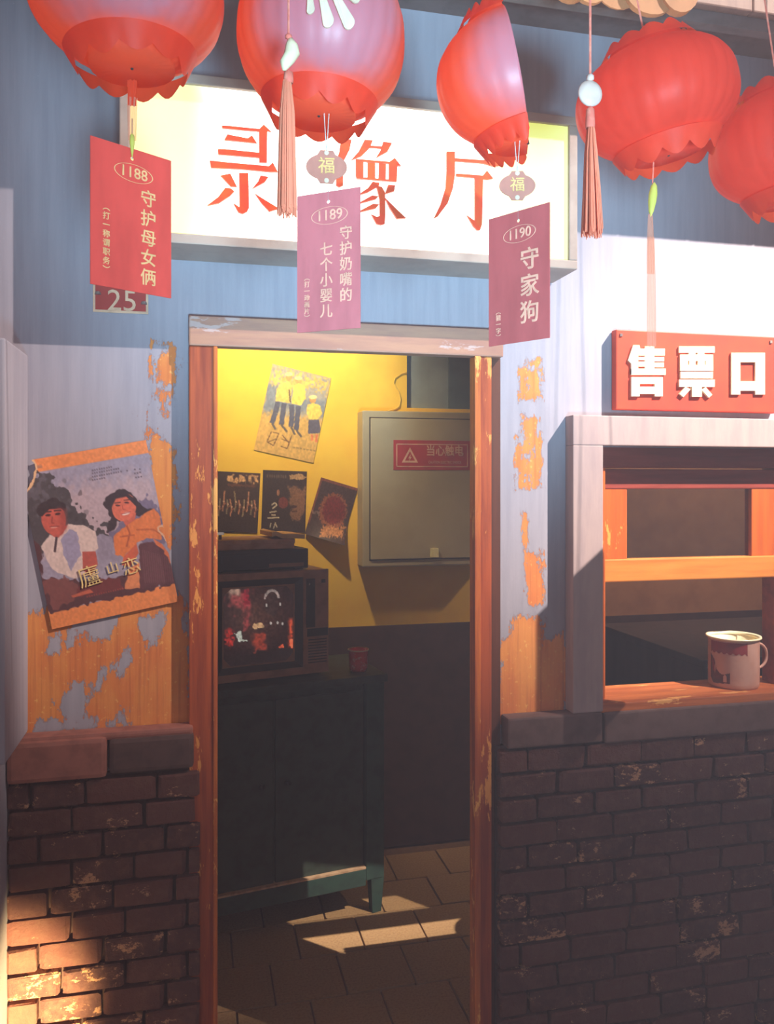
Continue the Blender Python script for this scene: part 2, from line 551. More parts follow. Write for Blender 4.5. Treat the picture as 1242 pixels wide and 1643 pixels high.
def thing(name, label, cat, loc=(0, 0, 0), rot=(0, 0, 0), group=None):
    o = bpy.data.objects.new(name, None)
    COL.objects.link(o)
    o.empty_display_size = 0.05
    o.location = loc
    o.rotation_euler = rot
    return tag(o, label, cat, group)


def copy_tree(o, parent=None):
    c = o.copy()
    COL.objects.link(c)
    if parent:
        c.parent = parent
    for ch in list(o.children):
        copy_tree(ch, c)
    return c


def lettering(name, text, size, mat, parent, loc, rot=(R(90), 0, 0), fat=0.0, line=1.0, ext=0.0004, xs=1.0, align='CENTER', label=None):
    c = bpy.data.curves.new(name, 'FONT')
    c.body, c.size, c.offset, c.space_line, c.extrude = text, size, fat * size, line, ext
    c.align_x, c.align_y = align, 'CENTER'
    c.resolution_u = 3
    t = bpy.data.objects.new(name, c)
    COL.objects.link(t)
    me = bpy.data.meshes.new_from_object(t)
    bpy.data.objects.remove(t)
    bpy.data.curves.remove(c)
    me.name = name
    me.materials.clear()
    me.materials.append(M[mat])
    o = link(name, me, parent, label=label)
    o.location, o.rotation_euler, o.scale = loc, rot, (xs, 1, 1)
    return o


def sdf(X, Z, poly):
    """signed distance (positive inside) of points to a polygon"""
    d = np.full(X.shape, 1e9)
    ins = np.zeros(X.shape, bool)
    n = len(poly)
    for i in range(n):
        ax, az = poly[i]
        bx, bz = poly[(i + 1) % n]
        ex, ez = bx - ax, bz - az
        t = np.clip(((X - ax) * ex + (Z - az) * ez) / (ex * ex + ez * ez + 1e-12), 0, 1)
        d = np.minimum(d, np.hypot(X - ax - t * ex, Z - az - t * ez))
        c = ((az > Z) != (bz > Z)) & (X < (bx - ax) * (Z - az) / (bz - az + 1e-12) + ax)
        ins ^= c
    return np.where(ins, d, -d)


# ------------------------------------------------------------------ the front wall with its peeling paint
def wallpx(pts, y=0.0):
    return [(p.x, p.z) for p in (at(a, b, y) for a, b in pts)]


BARE = [  # (polygon in the wall, bias): a negative bias leaves only specks
    ([(22, 1080), (36, 1030), (52, 990), (80, 985), (120, 1022), (180, 1040), (190, 1012), (205, 985), (250, 968), (284, 960), (290, 1010), (297, 1060), (301, 1110), (302, 1168), (200, 1172), (22, 1182), (15, 1130)], 0.012),
    ([(253, 575), (282, 560), (281, 612), (251, 612)], 0.002),
    ([(250, 624), (276, 630), (268, 668), (255, 660)], -0.001),
    ([(240, 690), (256, 712), (273, 715), (275, 760), (277, 830), (272, 876), (257, 850), (249, 790), (243, 740)], 0.008),
    ([(236, 540), (268, 545), (286, 550), (280, 560), (240, 556)], -0.012),
    ([(236, 570), (246, 570), (243, 608), (237, 605)], -0.012),
    ([(213, 640), (226, 640), (224, 676), (214, 672)], -0.014),
    ([(232, 660), (241, 660), (240, 700), (232, 700)], -0.012),
    ([(812, 1038), (830, 1026), (855, 1030), (868, 1046), (897, 1030), (901, 1070), (909, 1100), (899, 1125), (890, 1148), (812, 1152)], 0.02),
    ([(845, 888), (868, 892), (869, 968), (846, 970)], 0.004),
    ([(840, 820), (847, 820), (848, 888), (840, 885)], -0.002),
    ([(838, 668), (866, 670), (862, 715), (838, 716)], -0.004),
    ([(825, 732), (860, 738), (858, 752), (842, 776), (829, 760)], -0.005),
    ([(846, 574), (868, 576), (864, 592), (848, 590)], -0.006),
    ([(845, 620), (855, 622), (854, 638), (845, 638)], -0.006),
    ([(822, 580), (882, 580), (878, 650), (824, 655)], -0.022),
    ([(818, 690), (880, 690), (880, 790), (818, 800)], -0.023),
    ([(816, 990), (872, 985), (872, 1036), (816, 1036)], -0.006),
]
HOLES = [[(96, 1128), (118, 1096), (140, 1102), (135, 1150), (118, 1168), (98, 1140)], [(80, 1026), (92, 1024), (94, 1046), (80, 1046)], [(108, 1012), (120, 1012), (120, 1040), (109, 1038)],
         [(188, 1068), (205, 1046), (206, 1058), (190, 1082)], [(150, 1098), (164, 1078), (164, 1098), (152, 1108)], [(180, 1160), (198, 1140), (200, 1162)],
         [(222, 1000), (262, 985), (250, 1030), (240, 1033)], [(60, 1160), (150, 1158), (150, 1170), (60, 1172)]]


def wall_front():
    mb, vals = MB(), []
    polys = [(wallpx(p), bias) for p, bias in BARE]
    holes = [wallpx(h) for h in HOLES]

    def patch(x0, x1, z0, z1, step, fine):
        nx, nz = max(1, round((x1 - x0) / step)), max(1, round((z1 - z0) / step))
        xs, zs = np.linspace(x0, x1, nx + 1), np.linspace(z0, z1, nz + 1)
        X, Z = np.meshgrid(xs, zs)
        v = np.full(X.shape, -0.06)
        if fine:
            for p, bias in polys:
                v = np.maximum(v, np.minimum(sdf(X, Z, p), 0.03) + bias)
            for h in holes:
                v = np.minimum(v, -sdf(X, Z, h) - 0.006)
            v = np.clip(v, -0.06, 0.06)
        o = len(mb.v)
        mb.v += [(float(a), 0.0, float(c)) for a, c in zip(X.ravel(), Z.ravel())]
        vals.extend(v.ravel().tolist())
        w = nx + 1
        for j in range(nz):
            for i in range(nx):
                k = o + j * w + i
                mb.f.append((k, k + 1, k + w + 1, k + w))
        n0 = len(mb.v)
        mb.box(x0, x1, 0.0008, 0.10, z0, z1)
        vals.extend([-0.06] * (len(mb.v) - n0))

    patch(-0.45, 0.0, 0.0, 2.09, 0.008, True)
    patch(0.81, 1.13, 0.0, 2.09, 0.008, True)
    patch(-1.30, -0.45, 0.0, 2.09, 0.1, False)
    patch(-1.30, 3.30, 2.09, 3.45, 0.1, False)
    patch(1.13, 2.44, 0.0, 1.03, 0.1, False)
    patch(1.13, 2.44, 1.785, 2.09, 0.1, False)
    patch(2.44, 3.30, 0.0, 2.09, 0.1, False)
    me = mb.mesh('wall_front', 'plaster')
    a = me.attributes.new('peel', 'FLOAT', 'POINT')
    a.data.foreach_set('value', np.array(vals, np.float32))
    return link('wall_front', me, None, 'structure')


WALL = wall_front()

# side pier at the left edge, standing out from the wall
pier = MB().box(-1.30, -0.402, -0.25, 0.0, 1.068, 1.995).box(-1.30, -0.442, -0.25, 0.0, 0.0, 1.068).build('wall_left', 'plaster', None, bevel=0.005, kind='structure')
pa_ = pier.data.attributes.new('peel', 'FLOAT', 'POINT')
pa_.data.foreach_set('value', np.full(len(pier.data.vertices), -0.06, np.float32))

# bricks of the plinth (parts of the wall)
MB().box(-0.442, 0.0, -0.018, 0.0, 0.0, 0.955).box(0.815, 2.40, -0.018, 0.0, 0.0, 0.945).build('mortar_bed', 'mortar', WALL)


def brick_mesh(k):
    rnd = random.Random(k)
    bm = bmesh.new()
    bmesh.ops.create_cube(bm, size=1.0)
    bmesh.ops.bevel(bm, geom=bm.edges[:], offset=0.07, segments=1, affect='EDGES')
    for v in bm.verts:
        v.co += Vector((rnd.uniform(-1, 1) * 0.018, rnd.uniform(-1, 1) * 0.05, rnd.uniform(-1, 1) * 0.035))
    me = bpy.data.meshes.new('brick')
    bm.to_mesh(me)
    bm.free()
    me.materials.append(M['brick'])
    return me


BR = [brick_mesh(k) for k in range(8)]


def brick_run(x0, x1, ztop, pitch, length):
    rnd = random.Random(int(x0 * 100) + 3)
    z, row = ztop - pitch / 2, 0
    while z > 0.02:
        x = x0 - (0.0 if row % 2 else length * 0.5)
        while x < x1 - 0.02:
            L = length * rnd.choice((1, 1, 1, 0.86, 1.15))
            a, b = max(x, x0), min(x + L - 0.008, x1)
            if b - a > 0.025:
                o = link('brick', BR[rnd.randrange(8)], WALL)
                o.location = ((a + b) / 2, -0.022 - rnd.uniform(0, 0.007), z)
                o.scale = (b - a, 0.045, pitch - 0.008)
                o.rotation_euler = (0, rnd.uniform(-0.008, 0.008), 0)
            x += L
        z -= pitch
        row += 1


brick_run(-0.440, 0.010, 0.953, 0.0655, 0.148)
brick_run(0.818, 2.00, 0.940, 0.0675, 0.175)

# ledges above the bricks
ld = MB()
MB().box(-0.440, -0.212, -0.062, 0.0, 0.957, 1.057).build('ledge_block', 'ledge_red', WALL, bevel=0.012)
MB().box(-0.208, -0.004, -0.055, 0.0, 0.962, 1.050).build('ledge_block', 'ledge_dark', WALL, bevel=0.012)
MB().box(-0.440, -0.006, -0.050, 0.0, 1.045, 1.066).build('ledge_cap', 'ledge_red', WALL, bevel=0.008)
MB().box(0.838, 1.125, -0.054, 0.0, 0.945, 1.03).build('ledge_block', 'ledge_grey', WALL, bevel=0.006)
MB().box(1.131, 2.40, -0.056, 0.0, 0.94, 1.028).build('ledge_block', 'ledge_grey', WALL, bevel=0.006)

# ------------------------------------------------------------------ doorway
DOOR = link('door_1', None, None, 'structure')
MB().box(-0.016, 0.053, -0.03, 0.008, 0.0, 2.03).build('jamb', 'jamb', DOOR, bevel=0.004)
MB().box(0.752, 0.800, -0.03, 0.008, 0.0, 2.03).build('jamb', 'jamb', DOOR, bevel=0.004)
MB().box(0.748, 0.766, -0.036, 0.008, 0.0, 2.03).build('edge_strip', 'edge_wood', DOOR, bevel=0.003, label='lighter worn orange edge strip')
MB().box(0.044, 0.055, -0.034, 0.008, 0.0, 2.03).build('edge_strip', 'edge_wood', DOOR, bevel=0.003, label='lighter worn orange edge strip')
MB().box(0.800, 0.833, -0.010, 0.0, 0.0, 2.03).build('gap_shadow_strip', 'wood_and_gap_shade', DOOR)  # dark strip painted as the shadow in the gap beside the jamb
MB().box(-0.016, 0.833, -0.034, 0.008, 2.03, 2.106).build('head', 'head', DOOR, bevel=0.004)

# ------------------------------------------------------------------ ticket window
WIN = link('window_1', None, None, 'structure')
MB().box(1.035, 1.128, -0.05, 0.0, 1.03, 1.787).build('surround_post', 'concrete', WIN, bevel=0.003)
MB().box(2.44, 2.54, -0.05, 0.0, 1.03, 1.787).build('surround_post', 'concrete', WIN, bevel=0.003)
MB().box(1.035, 2.54, -0.05, 0.0, 1.787, 1.872).build('surround_head', 'concrete', WIN, bevel=0.003)
MB().box(1.128, 2.44, 0.01, 0.06, 1.725, 1.80).build('head_rail', 'window_red', WIN, bevel=0.004)
MB().box(1.128, 2.44, 0.02, 0.07, 1.662, 1.722).build('head_rail', 'window_red', WIN, bevel=0.004)
MB().box(1.128, 1.160, -0.004, 0.07, 1.03, 1.725).build('frame_post', 'sash', WIN, bevel=0.003)
MB().box(1.758, 1.80, 0.03, 0.09, 1.03, 1.725).build('frame_post', 'window_red', WIN, bevel=0.003)
MB().box(2.41, 2.44, 0.0, 0.07, 1.03, 1.725).build('frame_post', 'sash', WIN, bevel=0.003)
SASH = link('sash', None, WIN)
MB().box(1.160, 1.245, 0.022, 0.056, 1.39, 1.668).build('stile', 'sash', SASH, bevel=0.004)
MB().box(1.668, 1.756, 0.022, 0.056, 1.39, 1.668).build('stile', 'sash', SASH, bevel=0.004)
MB().box(1.160, 1.756, 0.018, 0.060, 1.388, 1.455).build('rail', 'sash_rail', SASH, bevel=0.004)
MB().box(1.245, 1.668, 0.036, 0.040, 1.455, 1.668).build('pane', 'glass', SASH)
sash2 = copy_tree(SASH, WIN)
sash2.location.x = 0.652
MB().box(1.120, 2.44, -0.048, 0.14, 1.025, 1.052).build('sill', 'sill', WIN, bevel=0.004)

# ------------------------------------------------------------------ room behind the wall
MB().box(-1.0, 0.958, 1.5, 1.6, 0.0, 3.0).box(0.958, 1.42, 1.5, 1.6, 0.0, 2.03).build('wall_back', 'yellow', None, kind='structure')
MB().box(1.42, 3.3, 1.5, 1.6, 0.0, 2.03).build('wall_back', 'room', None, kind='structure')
MB().box(0.94, 3.3, 1.53, 1.6, 2.03, 3.0).build('wall_recess', 'slate', None, kind='structure')
MB().box(1.168, 1.42, 1.512, 1.53, 2.03, 3.0).build('trim_1', 'slate_dark', None, kind='structure')
MB().box(-1.0, 3.3, 1.488, 1.5, 0.0, 1.022).build('trim_2', 'dado', None, kind='structure')
MB().box(-1.05, -1.0, 0.1, 1.9, 0.0, 3.0).build('wall_room_left', 'room', None, kind='structure')
MB().box(3.3, 3.35, 0.1, 1.9, 0.0, 3.0).build('wall_room_right', 'room', None, kind='structure')
MB().box(-1.05, 3.35, 0.1, 1.95, 3.0, 3.05).build('ceiling', 'room', None, kind='structure')
FLOOR = MB().box(-1.05, 3.35, 0.0, 1.9, -0.06, -0.012).build('floor', 'joint', None, kind='structure')
MB().box(-3.0, 5.0, -4.5, 0.0, -0.10, -0.02).build('ground', 'ground', None, kind='structure')
rnd = random.Random(5)
tm = []
for k in range(4):
    bm = bmesh.new()
    bmesh.ops.create_cube(bm, size=1.0)
    bmesh.ops.bevel(bm, geom=bm.edges[:], offset=0.02, segments=1, affect='EDGES')
    me = bpy.data.meshes.new('floor_tile')
    bm.to_mesh(me)
    bm.free()
    me.materials.append(M['tile'])
    tm.append(me)
for j in range(6):
    for i in range(8):
        o = link('floor_tile', tm[rnd.randrange(4)], FLOOR)
        o.location = (-0.1 + 0.235 * i + (0.11 if j % 2 else 0), 0.12 + 0.235 * j, -0.008 + rnd.uniform(-0.002, 0.002))
        o.scale = (0.228, 0.228, 0.016)

# eave across the top of the wall, nearer to the wall on the right
EAVE = link('trim_3', None, None, 'structure')
MB().box(-1.3, 2.9, -0.335, 0.0, 2.98, 3.06).build('soffit', 'eave_dark', EAVE)
MB().box(-1.3, 2.9, -0.330, -0.300, 2.850, 2.895).build('eave_moulding', 'eave_dark', EAVE)
MB().box(-1.3, 2.9, -0.322, -0.300, 2.895, 2.985).build('eave_moulding', 'eave_dark', EAVE)
for i in range(22):
    x = -1.35 + 0.195 * i
    MB().box(x, x + 0.1935, -0.360, -0.335, 2.878, 3.16).build('eave_board', 'eave', EAVE, bevel=0.004)

# ------------------------------------------------------------------ light box sign over the door
YS = -0.15
tl, br_ = at(220, 127, YS), at(913, 419, YS)
SX0, SX1, SZ0, SZ1 = -0.150, 0.972, 2.276, 2.636
SCX, SCZ = (SX0 + SX1) / 2, (SZ0 + SZ1) / 2
SIGN = thing('light_box_sign', 'glowing yellow-white light box sign with three red characters above the doorway', 'sign', (SCX, 0, SCZ))
hw, hh = (SX1 - SX0) / 2, (SZ1 - SZ0) / 2
MB().box(-hw, hw, YS + 0.004, YS + 0.012, -hh, hh).build('face', 'lightbox', SIGN, label='glowing yellow-white acrylic face')
t = 0.024
MB().box(-hw - t, hw + t, YS - 0.006, -0.002, hh, hh + t).build('frame_rail', 'frame_tan', SIGN, bevel=0.003)
MB().box(-hw - t, hw + t, YS - 0.006, -0.002, -hh - t, -hh).build('frame_rail', 'frame_tan', SIGN, bevel=0.003)
MB().box(-hw - t, -hw, YS - 0.006, -0.002, -hh, hh).build('frame_rail', 'frame_tan', SIGN, bevel=0.003)
MB().box(hw, hw + t, YS - 0.006, -0.002, -hh, hh).build('frame_rail', 'frame_tan', SIGN, bevel=0.003)
MB().box(-hw, hw, -0.012, -0.002, -hh, hh).build('back_plate', 'frame_tan', SIGN)


def strokes(name, polys, ox, oy, sc, y, depth, mat, parent, off):
    mb = MB()
    for i, p in enumerate(polys):
        pts = [at(ox + a / sc, oy + b / sc, y) for a, b in p]
        mb.prism([(q.x - off[0], q.z - off[2]) for q in pts], y - off[1] - depth - 0.00012 * i, y - off[1])
    return mb.build(name, mat, parent)


so = (SCX, 0, SCZ)
LU = [[(295, 125), (420, 130), (600, 150), (870, 175), (935, 110), (1050, 215), (985, 205), (870, 212), (600, 190), (300, 160)],
      [(865, 200), (990, 200), (983, 690), (868, 685)], [(380, 260), (690, 320), (755, 275), (830, 392), (335, 342)],
      [(235, 485), (340, 485), (872, 540), (872, 615), (240, 562)],
      [(110, 660), (400, 690), (1015, 745), (1075, 690), (1150, 832), (1030, 832), (600, 790), (130, 767)],
      [(275, 890), (425, 860), (525, 1060), (430, 1055)], [(345, 1080), (430, 1085), (485, 1130), (420, 1200), (250, 1310), (75, 1345), (240, 1220)],
      [(560, 850), (700, 850), (710, 1380), (680, 1440), (610, 1475), (545, 1450), (470, 1310), (565, 1375)],
      [(885, 890), (1005, 910), (950, 990), (760, 1090), (850, 980)], [(800, 1165), (900, 1230), (1170, 1395), (1020, 1440), (900, 1310)]]
XIANG = [[(165, 130), (320, 150), (290, 300), (200, 480), (60, 640), (-70, 720), (40, 560), (130, 350)], [(85, 560), (190, 460), (190, 850), (135, 875), (85, 850)],
         [(520, 150), (645, 160), (600, 270), (470, 400), (310, 465), (430, 330)], [(600, 240), (800, 255), (800, 282), (600, 270)],
         [(805, 180), (940, 200), (870, 330), (690, 430), (760, 320)], [(385, 460), (500, 490), (500, 735), (400, 735), (385, 700)],
         [(565, 500), (680, 505), (680, 755), (565, 745)], [(740, 510), (845, 520), (840, 775), (735, 760)],
         [(890, 495), (980, 430), (1075, 550), (1020, 545), (1010, 790), (890, 780)], [(385, 445), (892, 488), (892, 510), (385, 475)],
         [(400, 718), (900, 762), (1000, 792), (400, 744)], [(640, 795), (745, 810), (735, 860), (560, 960), (400, 1005), (570, 890)],
         [(630, 1005), (730, 1015), (690, 1060), (380, 1145)], [(650, 1130), (740, 1140), (690, 1200), (380, 1275)],
         [(700, 860), (780, 870), (830, 960), (835, 1300), (825, 1440), (770, 1455), (700, 1440), (620, 1290), (700, 1330), (750, 1320), (745, 1050)],
         [(880, 840), (985, 850), (970, 940), (830, 980)], [(830, 1040), (900, 1110), (1150, 1350), (1010, 1360), (900, 1190)]]
TING = [[(295, 140), (420, 140), (420, 500), (390, 700), (310, 930), (160, 1130), (95, 1165), (200, 950), (280, 690), (295, 420)],
        [(420, 240), (860, 270), (985, 170), (1120, 350), (1020, 365), (860, 320), (430, 285)],
        [(440, 475), (850, 505), (910, 430), (1005, 550), (920, 570), (720, 540), (440, 515)],
        [(725, 540), (850, 550), (835, 1250), (805, 1340), (765, 1345), (700, 1280), (605, 1115), (725, 1200)]]
strokes('character', LU, 325, 190, 9.554, YS + 0.004, 0.006, 'sign_red', SIGN, so)
strokes('character', XIANG, 530, 210, 9.554, YS + 0.004, 0.006, 'sign_red', SIGN, so)
strokes('character', TING, 685, 230, 9.554, YS + 0.004, 0.006, 'sign_red', SIGN, so)

# ------------------------------------------------------------------ ticket sign
TB = thing('ticket_sign', 'red board with cream raised characters above the ticket window', 'sign', (1.45, -0.03, 2.005))
MB().box(-0.27, 0.27, 0.0, 0.028, -0.113, 0.118).build('board', 'board_red', TB, bevel=0.003)
YB = -0.03


def rc(x0, y0, x1, y1):
    return [(x0, y0), (x1, y0), (x1, y1), (x0, y1)]


SHOU = [[(120, 70), (170, 70), (175, 95), (160, 120), (160, 300), (105, 300), (105, 215), (80, 190)], rc(160, 98, 370, 152), rc(214, 80, 286, 305),
        rc(286, 164, 364, 198), rc(286, 208, 362, 244), rc(105, 256, 376, 305), rc(160, 164, 214, 188), rc(160, 200, 214, 240),
        rc(105, 322, 352, 376), rc(105, 376, 170, 475), rc(290, 376, 352, 475), rc(170, 398, 290, 455)]
PIAO = [rc(482, 80, 764, 130), rc(560, 130, 612, 144), rc(630, 130, 682, 144), rc(490, 144, 750, 195), rc(490, 195, 550, 228), rc(562, 195, 612, 228), rc(630, 195, 682, 228),
        rc(692, 195, 750, 228), rc(490, 228, 750, 272), rc(492, 280, 748, 333), rc(482, 342, 762, 400), [(530, 400), (572, 418), (515, 480), (484, 455)],
        rc(582, 400, 660, 478), [(690, 402), (742, 462), (715, 485), (660, 425)]]
KOU = [rc(895, 130, 966, 460), rc(1084, 130, 1160, 460), rc(966, 130, 1084, 205), rc(966, 355, 1084, 430)]
to = (1.45, -0.03, 2.005)
for ch in (SHOU, PIAO, KOU):
    strokes('character', ch, 990, 540, 4.929, YB, 0.006, 'cream', TB, to)
for sx in (-0.255, 0.245):
    MB().box(sx - 0.004, sx + 0.004, -0.003, 0.0, 0.098, 0.106).build('nail', 'rust', TB)

# house number plate
HN = thing('house_number_plate', 'small red enamel plate reading 25 on the blue wall, half behind a card', 'plate', (0, 0, 0))
a, c = at(149, 500, -0.006), at(238, 400, -0.006)
MB().box(a.x, c.x, -0.006, -0.001, a.z, c.z).build('plate', 'plate_edge', HN, bevel=0.001)
MB().box(a.x + 0.006, c.x - 0.006, -0.0075, -0.006, a.z + 0.006, c.z - 0.006).build('field', 'plate_red', HN)
q = at(196, 484, -0.008)
lettering('lettering', '25', 0.075, 'plate_edge', HN, q, fat=0.0)
for px_, py_ in ((157, 470), (231, 486)):
    q = at(px_, py_, -0.008)
    MB().lathe([(0.0001, -0.004), (0.008, -0.004), (0.006, 0.003), (0.0001, 0.004)], 10).build('bolt', 'rust', HN).location = q

# ------------------------------------------------------------------ flat prints painted into vertex colours


class Canvas:
    def __init__(s, w, h, bgcol, seed=1):
        s.w, s.h = w, h
        s.U, s.V = np.meshgrid((np.arange(w) + 0.5) / w, (np.arange(h) + 0.5) / h)
        s.img = np.ones((h, w, 3)) * np.array(bgcol) / 255.0
        s.a = np.ones((h, w), bool)
        s.rng = np.random.default_rng(seed)
        s.inv = None

    def cloud(s, cells):
        g = s.rng.random((cells + 2, cells + 2))
        x, y = s.U * cells, s.V * cells
        i, j = x.astype(int), y.astype(int)
        fx, fy = x - i, y - j
        fx, fy = fx * fx * (3 - 2 * fx), fy * fy * (3 - 2 * fy)
        return (g[j, i] * (1 - fx) + g[j, i + 1] * fx) * (1 - fy) + (g[j + 1, i] * (1 - fx) + g[j + 1, i + 1] * fx) * fy

    def frame(s, o, u, v):
        s.inv = (np.array(o, float), np.linalg.inv(np.array([u, v], float).T))

    def uv(s, pts):
        if s.inv is None:
            return [tuple(p) for p in pts]
        return [tuple(s.inv[1] @ (np.array(p, float) - s.inv[0])) for p in pts]

    def put(s, mask, col, alpha=1.0):
        k = (mask * alpha)[..., None] if not isinstance(mask, bool) else alpha
        s.img = s.img * (1 - k) + k * np.array(col) / 255.0

    def poly(s, pts, col, rough=0.0, alpha=1.0, soft=0.004, cells=40):
        d = sdf(s.U, s.V, s.uv(pts))
        if rough:
            d = d + (s.cloud(cells) - 0.5) * rough
        s.put(np.clip(d / soft + 0.5, 0, 1), col, alpha)

    def oval(s, c, rx, ry, col, rot=0.0, alpha=1.0, rough=0.0):
        pts = []
        for k in range(28):
            a = 2 * math.pi * k / 28
            x, y = rx * math.cos(a), ry * math.sin(a)
            pts.append((c[0] + x * math.cos(rot) - y * math.sin(rot), c[1] + x * math.sin(rot) + y * math.cos(rot)))
        s.poly(pts, col, rough, alpha)

    def line(s, pts, wd, col, alpha=1.0):
        for (ax, ay), (bx, by) in zip(pts[:-1], pts[1:]):
            dx, dy = bx - ax, by - ay
            L = math.hypot(dx, dy) + 1e-9
            nx, ny = -dy / L * wd / 2, dx / L * wd / 2
            s.poly([(ax + nx, ay + ny), (bx + nx, by + ny), (bx - nx, by - ny), (ax - nx, ay - ny)], col, 0, alpha)

    def grain(s, amt, cells=60):
        s.img = np.clip(s.img * (1 + (s.cloud(cells)[..., None] - 0.5) * amt), 0, 1)

    def sheet(s, name, wm, hm, mat, parent=None, lift=None, label=None):
        """a paper sheet of the canvas's pixels: local X right, Z up, origin at its centre, facing -Y"""
        X, Z = (s.U - 0.5) * wm, (0.5 - s.V) * hm
        Y = lift(s.U, s.V) if lift else np.zeros_like(X)
        co = np.stack([X, Y, Z], -1).reshape(-1, 3)
        w, h = s.w, s.h
        idx = np.arange(w * h).reshape(h, w)
        q = np.stack([idx[:-1, :-1], idx[1:, :-1], idx[1:, 1:], idx[:-1, 1:]], -1).reshape(-1, 4)
        keep = (s.a[:-1, :-1] & s.a[1:, :-1] & s.a[1:, 1:] & s.a[:-1, 1:]).ravel()
        me = bpy.data.meshes.new(name)
        me.from_pydata(co.tolist(), [], q[keep].tolist())
        lin = np.where(s.img <= 0.04045, s.img / 12.92, ((s.img + 0.055) / 1.055) ** 2.4)
        ca = me.color_attributes.new('print', 'FLOAT_COLOR', 'POINT')
        ca.data.foreach_set('color', np.concatenate([lin, np.ones((h, w, 1))], -1).astype(np.float32).ravel())
        me.materials.append(M[mat])
        me.polygons.foreach_set('use_smooth', [True] * len(me.polygons))
        return link(name, me, parent, label=label)


# big film poster left of the door (a plain stand-in: a seated man and woman before trees and hills)
c = Canvas(190, 220, (238, 140, 78), 3)
c.frame((108, 150), (757, -132), (188, 985))
c.poly([(212, 212), (880, 98), (1035, 885), (285, 1038), (140, 380), (100, 330), (90, 240)], (158, 150, 170))
c.poly([(230, 330), (900, 220), (960, 600), (250, 700)], (192, 166, 172), 0.1, 0.85, 0.12)
c.poly([(640, 565), (700, 500), (790, 420), (860, 350), (900, 395), (960, 470), (980, 640), (640, 640)], (120, 108, 135), 0.05)
c.poly([(120, 240), (215, 225), (290, 235), (330, 290), (400, 340), (440, 420), (490, 490), (560, 530), (640, 545), (600, 600), (400, 560), (240, 660), (160, 640)], (70, 66, 72), 0.10)
for k in range(46):
    c.oval((150 + 9.5 * k % 330 + (k * 37) % 60, 250 + (k * 53) % 300), 12, 8, (104, 98, 104) if k % 3 else (54, 48, 54), k, 0.45, 0.03)
c.poly([(130, 250), (240, 245), (260, 330), (200, 380), (140, 360)], (110, 105, 118), 0.25, 0.5, 0.05)
c.poly([(150, 560), (240, 640), (245, 830), (440, 850), (560, 850), (700, 840), (1030, 700), (1035, 890), (285, 1040)], (82, 44, 52), 0.03)
c.poly([(245, 840), (330, 830), (430, 850), (450, 950), (300, 1030)], (134, 74, 70), 0.05, 0.8)
c.poly([(560, 590), (650, 590), (670, 700), (720, 730), (560, 740)], (150, 140, 160), 0.05)
c.poly([(290, 560), (400, 520), (405, 600), (330, 640)], (190, 84, 72))
c.poly([(240, 642), (292, 580), (345, 600), (400, 520), (480, 520), (555, 562), (572, 668), (545, 690), (548, 825), (430, 838), (330, 802), (290, 762)], (222, 196, 188), 0.01)
c.poly([(352, 610), (402, 545), (450, 560), (472, 700), (415, 790), (365, 702)], (158, 150, 178), 0.02)
c.line([(330, 590), (318, 680)], 14, (70, 50, 60))
c.poly([(478, 682), (556, 682), (568, 760), (525, 830), (480, 790)], (188, 86, 74))
c.oval((304, 428), 82, 60, (48, 38, 46), -0.2, 1, 0.02)
c.oval((314, 486), 70, 94, (204, 92, 76), -0.12)
c.poly([(226, 430), (260, 384), (320, 372), (384, 400), (388, 450), (356, 424), (290, 428), (248, 470)], (46, 36, 44))
c.poly([(340, 420), (388, 430), (392, 540), (356, 578)], (160, 66, 60), 0, 0.6, 0.03)
for e in ((282, 462), (338, 456)):
    c.oval(e, 16, 7, (58, 30, 34), -0.1)
    c.line([(e[0] - 22, e[1] - 18), (e[0] + 20, e[1] - 22)], 8, (60, 34, 38))
c.line([(308, 470), (302, 508), (318, 510)], 8, (160, 66, 58))
c.oval((316, 534), 20, 5, (226, 180, 164), -0.1, 0.7)
c.line([(290, 530), (346, 528)], 5, (140, 48, 48))
c.poly([(608, 405), (632, 345), (700, 308), (770, 335), (815, 390), (850, 428), (895, 438), (850, 480), (800, 470), (760, 500), (690, 495), (640, 470)], (50, 38, 48), 0.02)
c.poly([(640, 480), (700, 490), (670, 560), (630, 570)], (54, 42, 52), 0.04)
c.poly([(700, 470), (800, 455), (790, 510), (740, 540)], (206, 98, 78))
c.poly([(662, 592), (742, 532), (832, 478), (908, 430), (946, 482), (952, 622), (862, 612), (800, 642), (722, 722), (672, 702)], (228, 124, 66), 0.01)
c.line([(742, 532), (760, 580), (740, 660)], 10, (180, 84, 48))
c.line([(800, 560), (900, 560), (950, 590)], 10, (196, 98, 54))
c.line([(700, 600), (790, 590)], 8, (190, 92, 52))
c.poly([(720, 722), (800, 642), (812, 700), (760, 780), (710, 770)], (206, 96, 66))
c.poly([(900, 615), (955, 650), (1005, 722), (1028, 782), (958, 742)], (222, 116, 70))
c.oval((728, 424), 72, 84, (224, 112, 86), 0.25)
c.poly([(640, 400), (670, 350), (740, 335), (800, 380), (800, 420), (742, 360), (680, 372), (650, 430)], (50, 38, 48))
for e in ((690, 412), (744, 396)):
    c.oval(e, 15, 5, (70, 34, 38), 0.1)
    c.line([(e[0] - 18, e[1] - 14), (e[0] + 18, e[1] - 18)], 6, (80, 44, 42))
c.line([(716, 412), (722, 438), (736, 436)], 6, (184, 80, 66))
c.oval((738, 462), 25, 8, (244, 214, 200), -0.25)
c.line([(708, 466), (768, 450)], 4, (170, 52, 56))
c.poly([(818, 642), (900, 630), (990, 725), (1032, 888), (815, 915)], (92, 50, 60), 0.02)
for k in range(14):
    x = 835 + 13 * k
    c.line([(x, 680 + 4 * k), (x + 14, 880)], 5, (140, 92, 96), 0.5)
